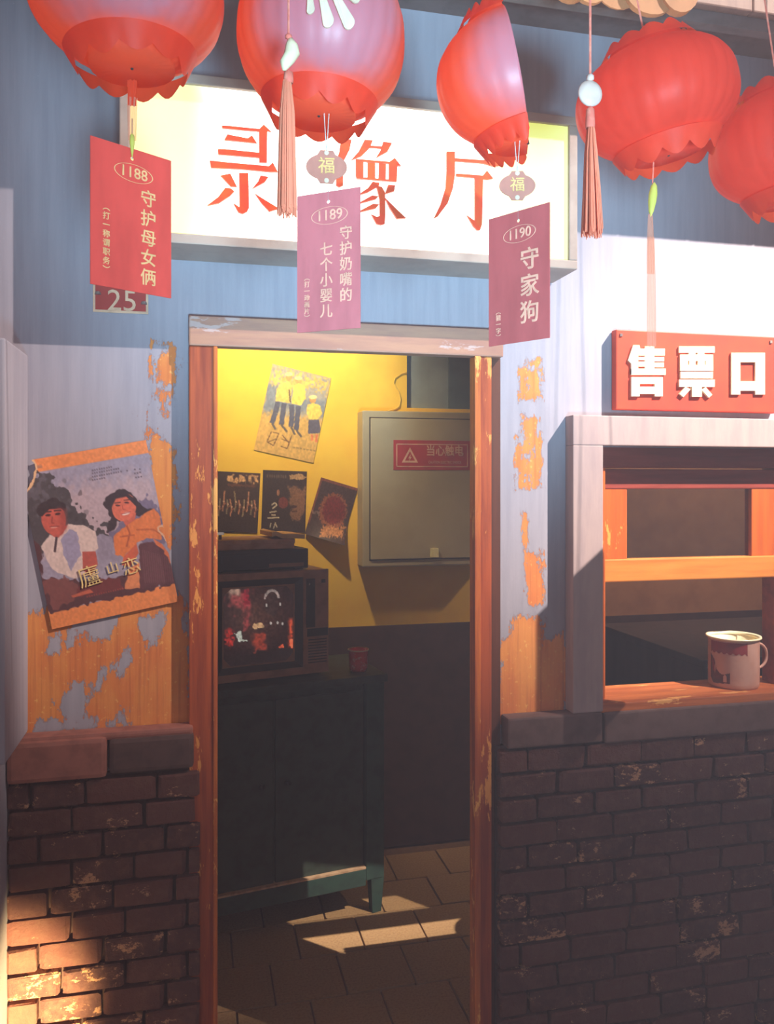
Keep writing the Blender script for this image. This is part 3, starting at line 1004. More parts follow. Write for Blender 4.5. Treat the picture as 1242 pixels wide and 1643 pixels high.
c.poly([(720, 915), (762, 782), (814, 760), (816, 912)], (226, 138, 90), 0.01)
c.poly([(440, 900), (560, 850), (700, 850), (715, 912), (450, 950)], (112, 44, 48), 0.02)
c.poly([(410, 940), (520, 905), (540, 925), (420, 952)], (196, 96, 70))
for r_, (y0, n_) in enumerate(((210, 3), (228, 4), (248, 4), (268, 2))):
    for k in range(n_):
        for g in range(3):
            x = 540 + 42 * k + 13 * g
            c.line([(x, y0 - 8 - 0.18 * (x - 540)), (x + 8, y0 - 9 - 0.18 * (x - 540))], 9, (70, 60, 75), 0.8)
for x, y in ((708, 210), (744, 205), (790, 198), (820, 196), (790, 222), (806, 220), (822, 216), (796, 246), (812, 244), (828, 242)):
    c.line([(x, y), (x + 9, y - 1)], 9, (70, 60, 75), 0.8)
for k in range(16):
    x = 500 + 14 * k
    c.line([(x, 950 - 2.6 * k), (x + 8, 948 - 2.6 * k)], 9, (176, 72, 60), 0.8)
c.grain(0.12, 70)
# torn corner at the upper left and torn nick at the right
px_uv = c.uv([(60, 60), (182, 128), (215, 190), (212, 212), (165, 290), (140, 350), (142, 385), (40, 385)])
tear = sdf(c.U, c.V, px_uv) + (c.cloud(26) - 0.5) * 0.03
edge = (tear < 0) & (tear > -0.022)
c.put(edge.astype(float), (236, 186, 140))
c.a &= tear < 0
tear2 = sdf(c.U, c.V, c.uv([(945, 560), (1010, 640), (1010, 735), (1030, 800), (1120, 800), (1080, 560)])) + (c.cloud(26) - 0.5) * 0.03
c.put(((tear2 < 0) & (tear2 > -0.014)).astype(float), (232, 178, 140))
c.a &= tear2 < 0
YP = -0.004
P = [at(px_ / 3.653, 700 + py_ / 3.653, YP) for px_, py_ in ((108, 150), (865, 18), (296, 1135))]
ux, vz = (P[1] - P[0]), (P[2] - P[0])
POST = thing('film_poster', 'large tilted poster of a seated man and woman, torn corner, on the blue wall', 'poster', P[0] + (ux + vz) / 2, (0, -math.atan2(ux.z, ux.x), 0))
lift = lambda U, V: -0.002 - 0.008 * np.clip(0.25 - U, 0, 1) * np.clip(0.4 - V, 0, 1) * 10 - 0.010 * np.clip(U - 0.93, 0, 1) * 5 * V
PW, PH = ux.length, vz.length
c.sheet('sheet', PW, PH, 'print', POST, lift)
for k, (chr_, u, v, s_) in enumerate((('廬', 0.36, 0.745, 0.056), ('山', 0.545, 0.72, 0.032), ('恋', 0.69, 0.735, 0.046))):
    lettering('title_character', chr_, s_, 'poster_ink', POST, ((u - 0.5) * PW, -0.0045, (0.5 - v) * PH), (R(90), R(-6), 0), -0.004)

# posters inside the room, on the yellow wall
YR = 1.5


def room_poster(name, label, corners, canvas, lift=None, dy=0.0):
    p = [at(a_, b_, YR - 0.004 - dy) for a_, b_ in corners]
    u_, v_ = p[1] - p[0], p[2] - p[0]
    t_ = thing(name, label, 'poster', p[0] + (u_ + v_) / 2, (0, -math.atan2(u_.z, u_.x), 0), 'posters on the yellow room wall')
    canvas.sheet('sheet', u_.length, v_.length, 'print', t_, lift)
    return t_


c = Canvas(84, 120, (222, 176, 96), 5)
c.frame((370, 100), (740, 185), (-245, 1080))
c.poly([(370, 100), (1110, 285), (1010, 800), (250, 700)], (166, 160, 150), 0.1, 1, 0.1)
c.poly([(350, 220), (700, 260), (1080, 320), (1060, 430), (340, 330)], (226, 190, 96), 0.2, 0.9, 0.06)
c.poly([(300, 380), (440, 380), (400, 560), (780, 560), (1040, 560), (1000, 800), (560, 640), (250, 720)], (128, 138, 152), 0.05, 0.9, 0.04)
for hx, hy in ((575, 250), (690, 300)):
    c.oval((hx, hy + 20), 40, 52, (214, 160, 92))
    c.oval((hx, hy - 14), 48, 24, (246, 222, 150))
c.poly([(480, 350), (560, 320), (610, 380), (585, 600), (405, 570), (420, 420)], (248, 206, 104), 0.01)
c.poly([(630, 380), (700, 350), (770, 400), (780, 540), (720, 630), (600, 605)], (248, 214, 96), 0.01)
c.line([(500, 345), (400, 300), (470, 250)], 30, (244, 200, 110))
c.line([(740, 380), (860, 340), (890, 330)], 30, (244, 206, 100))
c.line([(575, 430), (585, 590)], 18, (104, 80, 70))
for pts in ([(430, 580), (400, 720), (355, 850)], [(510, 600), (490, 740), (470, 870)], [(600, 620), (605, 760), (590, 900)], [(690, 640), (670, 780), (655, 940)]):
    c.line(pts, 62, (88, 92, 112))
for pts in ([(355, 850), (400, 930)], [(470, 870), (540, 960)], [(590, 900), (640, 1000)], [(655, 940), (720, 1030)]):
    c.line(pts, 26, (74, 74, 84), 0.8)
c.oval((865, 560), 42, 48, (206, 150, 88))
c.oval((868, 528), 52, 24, (246, 224, 150))
c.poly([(800, 620), (880, 600), (960, 640), (985, 740), (920, 810), (815, 805), (785, 720)], (246, 206, 96), 0.01)
c.poly([(810, 812), (940, 812), (970, 985), (800, 990)], (92, 90, 108))
c.line([(850, 1000), (850, 1080)], 30, (226, 130, 80))
c.line([(910, 1000), (900, 1100)], 30, (220, 120, 76))
for pts in ([(350, 950), (290, 1080), (370, 1130), (440, 980), (360, 960)], [(300, 1085), (420, 1040)], [(480, 1000), (560, 1100)], [(600, 1000), (540, 1170), (460, 1140)], [(470, 1050), (580, 1090)]):
    c.line(pts, 13, (120, 84, 50))
for k in range(7):
    c.line([(610 + 42 * k, 1155 + 8 * k), (640 + 42 * k, 1162 + 8 * k)], 16, (150, 120, 70), 0.8)
c.grain(0.18, 40)
room_poster('film_poster', 'pale poster of two tall figures and a child in caps, highest on yellow wall', [(437.5, 583), (533, 606.5), (406, 722)], c)

c = Canvas(72, 100, (54, 40, 38), 6)
c.put(c.cloud(6) * np.clip(1 - c.V * 1.5, 0, 1), (96, 66, 50), 0.6)
for x in (0.32, 0.44, 0.56, 0.72, 0.84):
    c.poly([(x, 0.06), (x + 0.10, 0.06), (x + 0.10, 0.16), (x, 0.17)], (214, 164, 116), 0.09, 1, 0.02, 22)
c.poly([(0.3, 0.2), (0.9, 0.2), (0.9, 0.24), (0.3, 0.24)], (120, 72, 56), 0.03, 0.7)
for k in range(11):
    x, y = 0.06 + 0.085 * k, 0.56 + 0.05 * math.sin(k * 2.1)
    c.line([(x, y + 0.14), (x + 0.02, y), (x + 0.03 * math.sin(k), y - 0.1 - 0.05 * (k % 3))], 0.03, (190 - 40 * (k % 2), 130, 100))
    c.oval((x + 0.02, y - 0.02), 0.022, 0.018, (214, 168, 140))
    c.line([(x, y + 0.05), (x + 0.07, y + 0.0)], 0.02, (150, 90, 70))
c.grain(0.4, 50)
room_poster('film_poster', 'dark poster of a row of small pale dancing figures, nearest the left jamb', [(340, 755), (416, 759), (340, 853)], c)

c = Canvas(72, 100, (48, 36, 36), 8)
c.put(np.clip(c.U * 1.2 - 0.3, 0, 1) * c.cloud(5), (84, 60, 50), 0.5)
c.poly([(0.58, 0.26), (0.72, 0.24), (0.90, 0.30), (0.98, 0.24), (0.98, 0.62), (0.86, 0.80), (0.70, 0.80), (0.64, 0.72), (0.68, 0.60), (0.60, 0.52), (0.64, 0.42)], (132, 92, 66), 0.05, 1, 0.03)
c.poly([(0.60, 0.08), (0.84, 0.04), (0.98, 0.09), (0.94, 0.14), (0.62, 0.14)], (196, 152, 104), 0.03, 0.9)
c.poly([(0.60, 0.15), (0.98, 0.15), (0.98, 0.24), (0.60, 0.24)], (50, 36, 36), 0.02)
c.oval((0.72, 0.58), 0.07, 0.025, (60, 36, 34))
c.line([(0.68, 0.66), (0.80, 0.65)], 0.02, (70, 40, 36))
c.oval((0.48, 0.52), 0.11, 0.09, (120, 50, 44))
c.oval((0.36, 0.36), 0.03, 0.05, (180, 120, 90))
for pts in ([(0.22, 0.56), (0.30, 0.52), (0.34, 0.56), (0.24, 0.62)], [(0.18, 0.68), (0.34, 0.66)], [(0.22, 0.72), (0.32, 0.72)], [(0.14, 0.77), (0.40, 0.76)], [(0.22, 0.85), (0.20, 0.93)], [(0.32, 0.84), (0.28, 0.94)], [(0.32, 0.86), (0.36, 0.92)]):
    c.line(pts, 0.022, (206, 190, 170))
for k in range(9):
    c.line([(0.10 + 0.05 * k, 0.10), (0.13 + 0.05 * k, 0.10)], 0.05, (120, 96, 80), 0.7)
c.grain(0.35, 50)
room_poster('film_poster', 'dark poster with a large face in profile, middle of the three lower ones', [(421.5, 753.5), (493, 756), (418.5, 854)], c)

c = Canvas(72, 100, (62, 44, 46), 9)
c.poly([(0, 0), (1, 0), (1, 0.05), (0, 0.05)], (124, 66, 50))
c.poly([(0, 0), (0.05, 0), (0.05, 0.8), (0, 0.8)], (124, 66, 50))
c.oval((0.54, 0.50), 0.36, 0.30, (150, 84, 58), 0.2, 0.9, 0.10)
c.oval((0.56, 0.48), 0.29, 0.24, (116, 36, 36), 0.2, 1, 0.06)
c.poly([(0.38, 0.80), (0.62, 0.76), (0.94, 0.70), (0.92, 0.88), (0.66, 0.90), (0.46, 0.98), (0.36, 0.97)], (186, 124, 78), 0.12, 1, 0.02)
c.poly([(0.02, 0.58), (0.24, 0.58), (0.24, 0.62), (0.02, 0.62)], (150, 120, 112), 0.05, 0.7)
c.grain(0.4, 40)
curl = lambda U, V: -0.075 * np.clip((V - 0.55) / 0.45, 0, 1) ** 2 * np.clip((U + 0.1), 0, 1)
room_poster('film_poster', 'dark curling poster with a dull red disc, tilted beside the grey box', [(514, 765), (574, 783), (489, 857)], c, curl)

# ------------------------------------------------------------------ electrical cabinet on the back wall
EB = thing('electrical_box', 'grey-green steel electrical box with red warning sticker on the back wall', 'electrical box', (1.02, 1.5, 1.653))
MB().box(-0.298, 0.32, -0.12, -0.002, -0.348, 0.350).build('body', 'box_grey', EB, bevel=0.006)
MB().box(-0.262, 0.292, -0.128, -0.1205, -0.314, 0.316).build('door', 'box_grey', EB, bevel=0.003)
q0, q1 = at(692.5, 880, 1.37), at(703, 894, 1.37)
ox, oz = 1.02, 1.653
MB().box(-0.267, 0.297, -0.1212, -0.1201, -0.319, 0.321).build('door_gap', 'black_plastic', EB)
lk = MB().box(q0.x - ox - 0.006, q1.x - ox, -0.142, -0.128, q1.z - oz, q0.z - oz).build('latch', 'brass', EB, bevel=0.002, label='pale brass latch')
q0, q1 = at(631.5, 706, 1.37), at(755.5, 754.5, 1.37)
lx0, lx1, lz0, lz1 = q0.x - ox, q1.x - ox, q1.z - oz, q0.z - oz
LB = MB().box(lx0, lx1, -0.1295, -0.128, lz0, lz1).build('warning_sticker', 'label_red', EB, label='red warning sticker with pale border')
yl = -0.1302
mb = MB()
bx0, bx1, bz0, bz1, tt = lx0 + 0.013, lx1 - 0.014, lz0 + 0.014, lz1 - 0.016, 0.004
for b_ in ((bx0, bx1, bz0, bz0 + tt), (bx0, bx1, bz1 - tt, bz1), (bx0, bx0 + tt, bz0, bz1), (bx1 - tt, bx1, bz0, bz1)):
    mb.box(b_[0], b_[1], yl, yl + 0.0006, b_[2], b_[3])
mb.build('border', 'label_ink', LB)
tx, tz0, tz1, th = lx0 + 0.076, lz0 + 0.033, lz1 - 0.032, 0.0075
mb = MB()
tp = [(tx - 0.038, tz0), (tx + 0.038, tz0), (tx, tz1)]
cx_, cz_ = tx, (2 * tz0 + tz1) / 3
ti = [(cx_ + (a_ - cx_) * 0.62, cz_ + (b_ - cz_) * 0.62) for a_, b_ in tp]
for k in range(3):
    k2 = (k + 1) % 3
    mb.prism([tp[k], tp[k2], ti[k2], ti[k]], yl, yl + 0.0006)
mb.prism([(tx + 0.004, cz_ + 0.016), (tx - 0.008, cz_ - 0.004), (tx - 0.001, cz_ - 0.003), (tx - 0.004, cz_ - 0.017), (tx + 0.008, cz_ + 0.003), (tx + 0.001, cz_ + 0.002)], yl, yl + 0.0006)
mb.build('warning_triangle', 'label_ink', LB)
lettering('lettering', '当心触电', 0.052, 'label_ink', LB, ((lx0 + lx1) / 2 + 0.058, yl, (lz0 + lz1) / 2 + 0.018), fat=0.014, xs=0.86)
lettering('lettering', 'CAUTION ELECTRIC SHOCK', 0.0165, 'label_ink', LB, ((lx0 + lx1) / 2 + 0.058, yl, lz0 + 0.035), xs=0.74)

cable = [at(a_, b_, 1.494) for a_, b_ in ((653, 598), (645, 599), (634, 606), (632, 615), (640, 628), (643, 640), (641, 652), (632, 657), (622, 659))]
tag(MB().tube(cable, 0.0024, 6).build('wall_cable', 'wire_yellow', None, True), 'thin wavy yellowed cable on the wall above the electrical box', 'cable')

# ------------------------------------------------------------------ green cabinet, television and what stands on them
ra = R(10)
CW, CD, CH = 0.88, 0.40, 0.932
corner = Vector((0.722, 0.945, 0))
rm = Matrix.Rotation(ra, 3, 'Z')
cl = corner - rm @ Vector((CW / 2, -CD / 2, 0))
CAB = thing('tv_cabinet', 'dark green wooden cabinet on short legs under the television', 'cabinet', cl, (0, 0, ra))
for sx in (-1, 1):
    for sy in (-1, 1):
        x0, y0 = sx * (CW / 2 - 0.03), sy * (CD / 2 - 0.025)
        v = [(x0 - 0.018, y0 - 0.018, 0), (x0 + 0.018, y0 - 0.018, 0), (x0 + 0.018, y0 + 0.018, 0), (x0 - 0.018, y0 + 0.018, 0)]
        w_ = [(x0 - 0.026, y0 - 0.024, 0.14), (x0 + 0.028, y0 - 0.024, 0.14), (x0 + 0.028, y0 + 0.024, 0.14), (x0 - 0.026, y0 + 0.024, 0.14)]
        MB().add(v + w_, [(3, 2, 1, 0), (4, 5, 6, 7), (0, 1, 5, 4), (1, 2, 6, 5), (2, 3, 7, 6), (3, 0, 4, 7)]).build('leg', 'green', CAB)
MB().box(-CW / 2 + 0.01, CW / 2 - 0.01, -CD / 2 + 0.03, CD / 2, 0.14, CH - 0.03).build('carcass', 'cabinet_shaded', CAB)
for sx in (-1, 1):
    MB().box(sx * (CW / 2 - 0.04) - 0.038, sx * (CW / 2 - 0.04) + 0.038, -CD / 2, -CD / 2 + 0.04, 0.135, CH - 0.03).build('corner_post', 'green', CAB, bevel=0.003)
br = MB().box(-CW / 2 + 0.08, CW / 2 - 0.08, -CD / 2 - 0.004, -CD / 2 + 0.04, 0.118, 0.182).build('bottom_rail', 'green', CAB, bevel=0.003)
MB().box(-CW / 2 + 0.08, CW / 2 - 0.08, -CD / 2 - 0.004, -CD / 2 + 0.03, 0.183, 0.190).build('rail_edge', 'bare_edge', br)
for sx in (-1, 1):
    d_ = MB().box(min(0, sx * (CW / 2 - 0.08)) + 0.004, max(0, sx * (CW / 2 - 0.08)) - 0.004, -CD / 2 + 0.014, -CD / 2 + 0.03, 0.19, CH - 0.06).build('door', 'cabinet_shaded', CAB, bevel=0.003)
    MB().lathe([(0.0001, 0), (0.012, 0.004), (0.012, 0.012), (0.006, 0.018)], 12).build('knob', 'steel', d_).location = (sx * 0.05, -CD / 2 + 0.004, 0.55)
MB().box(-CW / 2 - 0.01, CW / 2 + 0.01, -CD / 2 - 0.01, CD / 2 + 0.01, CH - 0.03, CH).build('top', 'cabinet_shaded', CAB, bevel=0.004)

tva = R(14)
tr = Matrix.Rotation(tva, 3, 'Z')
fr = at(527, 1090, 0.985)
TW, TD, TH = 0.450, 0.30, 0.412
tl_ = Vector((fr.x, 0.985, CH)) - tr @ Vector((TW / 2, -TD / 2, 0))
TV = thing('television', 'old brown tube television glowing red and white on the green cabinet', 'television', tl_, (0, 0, tva))
yf = -TD / 2
mb = MB()
mb.box(-TW / 2, TW / 2, yf + 0.012, TD / 2 - 0.06, 0.012, TH)
mb.build('case', 'tv_brown', TV, bevel=0.01)
mb = MB()
v0 = [(-TW / 2 + 0.01, TD / 2 - 0.06, 0.03), (TW / 2 - 0.01, TD / 2 - 0.06, 0.03), (TW / 2 - 0.01, TD / 2 - 0.06, TH - 0.01), (-TW / 2 + 0.01, TD / 2 - 0.06, TH - 0.01)]
v1 = [(-0.13, TD / 2, 0.09), (0.13, TD / 2, 0.09), (0.13, TD / 2, TH - 0.09), (-0.13, TD / 2, TH - 0.09)]
mb.add(v0 + v1, [(4, 5, 6, 7)[::-1], (0, 1, 5, 4), (1, 2, 6, 5), (2, 3, 7, 6), (3, 0, 4, 7)]).build('tube_housing', 'black_plastic', TV, fix=True)
mb = MB()   # front frame of brown plastic
px0, px1 = -TW / 2, TW / 2 - 0.105
mb.box(-TW / 2, TW / 2, yf, yf + 0.012, TH - 0.026, TH)
mb.box(-TW / 2, TW / 2, yf, yf + 0.012, 0.012, 0.040)
mb.box(-TW / 2, -TW / 2 + 0.012, yf, yf + 0.012, 0.040, TH - 0.026)
mb.box(px1, px1 + 0.008, yf, yf + 0.012, 0.040, TH - 0.026)
mb.build('front_frame', 'tv_brown', TV)
bx0, bx1, bz0, bz1 = -TW / 2 + 0.012, px1, 0.040, TH - 0.026
sx0, sx1, sz0, sz1 = bx0 + 0.022, bx1 - 0.036, bz0 + 0.028, bz1 - 0.030
mb = MB()
o4 = [(bx0, yf + 0.002, bz0), (bx1, yf + 0.002, bz0), (bx1, yf + 0.002, bz1), (bx0, yf + 0.002, bz1)]
i4 = [(sx0, yf + 0.014, sz0), (sx1, yf + 0.014, sz0), (sx1, yf + 0.014, sz1), (sx0, yf + 0.014, sz1)]
mb.add(o4 + i4, [(0, 1, 5, 4), (1, 2, 6, 5), (2, 3, 7, 6), (3, 0, 4, 7)]).build('screen_bezel', 'black_plastic', TV)
c = Canvas(90, 100, (40, 22, 22), 12)
g = c.cloud(9)
c.put(np.clip(1 - np.hypot((c.U - 0.45) / 0.6, (c.V - 0.38) / 0.5), 0, 1), (92, 58, 48), 0.9)
c.poly([(0.04, 0.02), (0.36, 0.02), (0.38, 0.26), (0.28, 0.36), (0.10, 0.24)], (150, 62, 60), 0.16, 0.9, 0.06, 14)
c.poly([(0.06, 0.0), (0.22, 0.0), (0.22, 0.09), (0.08, 0.10)], (176, 140, 120), 0.08, 0.9, 0.05, 14)
c.poly([(0.26, 0.02), (0.34, 0.02), (0.36, 0.20), (0.30, 0.24)], (150, 30, 44), 0.05, 0.9, 0.04)
for k in range(7):
    a0_, a1_ = math.pi + k * math.pi / 7, math.pi + (k + 1) * math.pi / 7
    c.line([(0.68 + 0.10 * math.cos(a0_), 0.16 + 0.11 * math.sin(a0_)), (0.68 + 0.10 * math.cos(a1_), 0.16 + 0.11 * math.sin(a1_))], 0.035, (176, 158, 150), 0.8)
c.oval((0.68, 0.24), 0.09, 0.16, (60, 42, 40), 0, 0.8, 0.04)
c.oval((0.48, 0.50), 0.09, 0.035, (220, 170, 120), 0, 0.9, 0.03)
c.poly([(0.28, 0.40), (0.34, 0.36), (0.36, 0.50), (0.28, 0.54)], (156, 60, 60), 0.05, 0.8, 0.03)
c.poly([(0.04, 0.52), (0.12, 0.52), (0.14, 0.72), (0.08, 0.78), (0.04, 0.70)], (186, 44, 36), 0.08, 0.9, 0.04)
c.poly([(0.16, 0.58), (0.24, 0.55), (0.26, 0.66), (0.32, 0.68), (0.20, 0.69)], (196, 196, 180), 0.03, 1)
c.poly([(0.42, 0.60), (0.56, 0.58), (0.58, 0.82), (0.44, 0.82)], (170, 60, 40), 0.12, 0.8, 0.05, 14)
c.poly([(0.93, 0.44), (0.98, 0.44), (0.99, 0.84), (0.93, 0.84)], (232, 84, 48), 0.03, 0.9, 0.05)
c.poly([(0.94, 0.72), (0.99, 0.72), (0.99, 0.84), (0.94, 0.84)], (255, 110, 70))
c.poly([(0.78, 0.80), (0.84, 0.77), (0.86, 0.82), (0.78, 0.82)], (255, 100, 60))
for x, y in ((0.60, 0.24), (0.80, 0.24), (0.76, 0.48), (0.83, 0.50), (0.66, 0.48)):
    c.oval((x, y), 0.014, 0.022, (214, 200, 190), 0, 0.9)
c.poly([(0, 0.84), (1, 0.84), (1, 1), (0, 1)], (34, 22, 22), 0.1, 1, 0.06)
c.grain(0.5, 40)
sw, sh = sx1 - sx0, sz1 - sz0
sc_ = c.sheet('screen', sw, sh, 'screen', TV, lambda U, V: -0.010 * (1 - ((U - 0.5) ** 2 + (V - 0.5) ** 2) * 2), label='glowing tube screen with red and white picture')
sc_.location = ((sx0 + sx1) / 2, yf + 0.014, (sz0 + sz1) / 2)
cp = MB().box(px1 + 0.008, TW / 2, yf, yf + 0.012, 0.040, TH - 0.026).build('control_panel', 'tv_brown', TV)
MB().box(px1 + 0.012, px1 + 0.048, yf - 0.003, yf, 0.19, TH - 0.034).build('tuner_strip', 'black_plastic', cp)
MB().box(px1 + 0.016, TW / 2 - 0.003, yf - 0.003, yf, 0.155, 0.185).build('button_bar', 'black_plastic', cp)
MB().box(TW / 2 - 0.030, TW / 2 - 0.014, yf - 0.003, yf, TH - 0.052, TH - 0.038).build('badge', 'black_plastic', cp)
MB().box(px1 + 0.022, px1 + 0.026, yf - 0.005, yf - 0.003, TH - 0.058, TH - 0.050).build('indicator', 'chrome', cp)
mb = MB()
for k in range(9):
    mb.box(px1 + 0.02, TW / 2 - 0.008, yf - 0.002, yf, 0.052 + 0.011 * k, 0.056 + 0.011 * k)
mb.build('speaker_grille', 'black_plastic', cp)
for sx in (-1, 1):
    for sy in (-1, 1):
        MB().box(sx * 0.18 - 0.02, sx * 0.18 + 0.02, sy * 0.09 - 0.02, sy * 0.09 + 0.02, 0.0, 0.012).build('foot', 'black_plastic', TV)

vr = R(12)
VC = thing('video_recorder', 'black video recorder lying on top of the television', 'video recorder', tl_ + tr @ Vector((-0.035, 0.01, TH)), (0, 0, vr))
MB().box(-0.19, 0.19, -0.13, 0.12, 0.006, 0.082).build('case', 'black_plastic', VC, bevel=0.004)
MB().box(-0.15, 0.0, -0.133, -0.129, 0.036, 0.064).build('tape_flap', 'black_plastic', VC)
MB().box(0.03, 0.17, -0.133, -0.129, 0.014, 0.028).build('button_row', 'tv_brown', VC)
for sx in (-1, 1):
    MB().box(sx * 0.16 - 0.015, sx * 0.16 + 0.015, -0.11, 0.10, 0.0, 0.006).build('foot', 'black_plastic', VC)
b0 = tl_ + tr @ Vector((-0.035, 0.01, TH + 0.082))
CT = thing('flat_carton', 'flat brown carton lying on the video recorder', 'carton', b0 + Vector((-0.02, 0.02, 0)), (0, 0, R(9)))
MB().box(-0.19, 0.16, -0.13, 0.10, 0.0, 0.034).build('tray', 'carton', CT, bevel=0.003)
MB().box(-0.193, 0.163, -0.133, 0.103, 0.020, 0.038).build('lid', 'carton', CT, bevel=0.003)
mb = MB()
N_ = 10
pp = []
for i in range(N_ + 1):
    x = 0.07 + 0.13 * i / N_
    pp.append((x, 0.041 + 0.012 * math.exp(-((i / N_ - 0.1) / 0.14) ** 2) - 0.012 * max(0, i / N_ - 0.7)))
v = []
for (x, z) in pp:
    for y_ in (-0.14, 0.06):
        v += [(x, y_, z - (0.0 if y_ > 0 else 0.001)), (x, y_, z + 0.016)]
f = []
for i in range(N_):
    a_ = 4 * i
    b_ = a_ + 4
    f += [(a_ + 1, b_ + 1, b_ + 3, a_ + 3), (a_, a_ + 2, b_ + 2, b_), (a_, b_, b_ + 1, a_ + 1), (a_ + 2, a_ + 3, b_ + 3, b_ + 2)]
f += [(0, 1, 3, 2), (4 * N_, 4 * N_ + 2, 4 * N_ + 3, 4 * N_ + 1)]
fp = MB().add(v, f).build('paper_bag', 'paper', None, fix=True)
fp.location, fp.rotation_euler = CT.location + Vector((0, 0, 0.0)), (0, 0, R(9))
tag(fp, 'folded tan paper bag on the right end of the flat carton', 'paper bag')
CL = thing('metal_clip', 'small dark metal clip with shiny plate standing on the flat carton', 'clip', b0 + Vector((-0.14, -0.07, 0.038)), (0, 0, R(9)))
MB().box(-0.05, 0.07, -0.006, 0.006, 0.026, 0.032).build('bar', 'steel', CL)
MB().box(0.012, 0.022, -0.005, 0.005, 0.0, 0.026).build('stem', 'steel', CL)
MB().box(0.0, 0.03, -0.009, -0.006, 0.018, 0.028).build('plate', 'chrome', CL)

q = at(575, 1087, 1.02)
CUP = thing('enamel_cup', 'small red enamel cup standing on the green cabinet', 'cup', (q.x, 1.02, CH))
MB().lathe([(0.0001, 0.001), (0.030, 0.0), (0.036, 0.012), (0.039, 0.082), (0.041, 0.086), (0.036, 0.084), (0.034, 0.012), (0.0001, 0.010)], 28).build('body', 'cup_red', CUP, True)
MB().lathe([(0.0385, 0.081), (0.0425, 0.083), (0.0425, 0.087), (0.0385, 0.087)], 28).build('rim', 'plate_edge', CUP, True)

# dark chest in the ticket room
CHS = thing('chest', 'dark wooden chest inside the ticket room behind the sill', 'chest', (2.30, 0.85, 0))
MB().box(-0.48, 0.50, -0.36, 0.40, 0.04, 1.0).build('body', 'chest', CHS)
MB().box(-0.49, 0.52, -0.38, 0.42, 1.0, 1.03).build('top', 'chest', CHS, bevel=0.004)
for sx in (-0.44, 0.46):
    for sy in (-0.32, 0.36):
        MB().box(sx - 0.03, sx + 0.03, sy - 0.03, sy + 0.03, 0.0, 0.04).build('foot', 'chest', CHS)

# ------------------------------------------------------------------ enamel mug on the sill
ym = 0.055
q = at(1180, 1095, ym - 0.05)
MUG = thing('enamel_mug', 'large chipped white enamel mug with maroon band on the ticket window sill', 'mug', (at(1177, 1095, ym).x, ym, 1.052))
MR, MH = 0.0745, 0.152
prof = [(0.0001, 0.004), (MR - 0.012, 0.003), (MR - 0.004, 0.0), (MR - 0.001, 0.006), (MR, 0.015)]
prof += [(MR, MH * k / 8) for k in range(1, 8)] + [(MR + 0.001, MH - 0.004)]
MB().lathe(prof, 64).build('body', 'enamel', MUG, True)
MB().lathe([(MR + 0.001, MH - 0.004), (MR - 0.003, MH - 0.006), (MR - 0.004, 0.012), (0.0001, 0.010)], 64).build('lining', 'enamel_in', MUG, True)
MB().lathe([(MR, MH - 0.006), (MR + 0.007, MH - 0.001), (MR + 0.006, MH + 0.003), (MR - 0.004, MH + 0.001), (MR - 0.004, MH - 0.006)], 64).build('rim', 'enamel_in', MUG, True)


def wrap(name, mat, poly, dr=0.0006, n=26):
    """a decal on the mug's side: polygon in (angle in degrees, height)"""
    mb_ = MB()
    A, Z_ = np.meshgrid(np.linspace(min(p[0] for p in poly), max(p[0] for p in poly), n), np.linspace(min(p[1] for p in poly), max(p[1] for p in poly), n))
    ins = sdf(A / 500, Z_, [(p[0] / 500, p[1]) for p in poly]) >= -1e-9
    for j in range(n - 1):
        for i in range(n - 1):
            if ins[j:j + 2, i:i + 2].sum() >= 3:
                vs = []
                for jj, ii in ((j, i), (j, i + 1), (j + 1, i + 1), (j + 1, i)):
                    a_ = R(A[jj, ii])
                    vs.append(((MR + dr) * math.cos(a_), (MR + dr) * math.sin(a_), Z_[jj, ii]))
                mb_.add(vs, [(0, 1, 2, 3)])
    return mb_.build(name, mat, MUG, fix=False)


# facing the camera is about -124 degrees
band = [(-185, MH - 0.008), (-95, MH - 0.008), (-95, MH - 0.052)]
for k in range(7):
    a_ = -95 - 13 * k
    band += [(a_ - 2, MH - 0.046), (a_ - 6.5, MH - 0.040), (a_ - 11, MH - 0.046)]
band += [(-186, MH - 0.05)]
wrap('maroon_band', 'maroon', band, n=60)
wrap('picture', 'soot', [(-186, 0.105), (-172, 0.085), (-166, 0.058), (-158, 0.048), (-150, 0.044), (-134, 0.052), (-134, 0.018), (-150, 0.016), (-175, 0.012), (-186, 0.03)], n=44)
wrap('picture', 'maroon', [(-180, 0.098), (-174, 0.08), (-170, 0.05), (-178, 0.05)], 0.001, 14)
wrap('picture', 'enamel', [(-149, 0.040), (-145, 0.046), (-141, 0.040), (-141, 0.022), (-149, 0.022)], 0.001, 14)
wrap('picture', 'enamel', [(-172, 0.068), (-169, 0.076), (-168, 0.060), (-171, 0.040)], 0.001, 14)
h0 = Vector((MR * math.cos(R(-5)), MR * math.sin(R(-5)), 0))
hp = []
for k in range(13):
    a_ = math.pi / 2 - math.pi * k / 12
    hp.append((MR - 0.004 + 0.046 * max(0, math.cos(a_)) ** 0.8, -0.004, 0.088 + 0.040 * math.sin(a_)))
MB().tube(hp, 0.0045, 8).build('handle', 'enamel', MUG, True)

# ------------------------------------------------------------------ lanterns, riddle cards, charms and tassels
WZ = 4.12


def revolve_profile(Rr, Hh, open_=0.44, n=26):
    pr = []
    for k in range(n + 1):
        t_ = -1 + 2 * k / n
        t_ *= 0.985
        r_ = Rr * (1 - abs(t_) ** 2.3) ** 0.55
        pr.append((max(r_, open_ * Rr), Hh * t_))
    return [(0.0005, pr[0][1])] + pr + [(0.0005, pr[-1][1])]


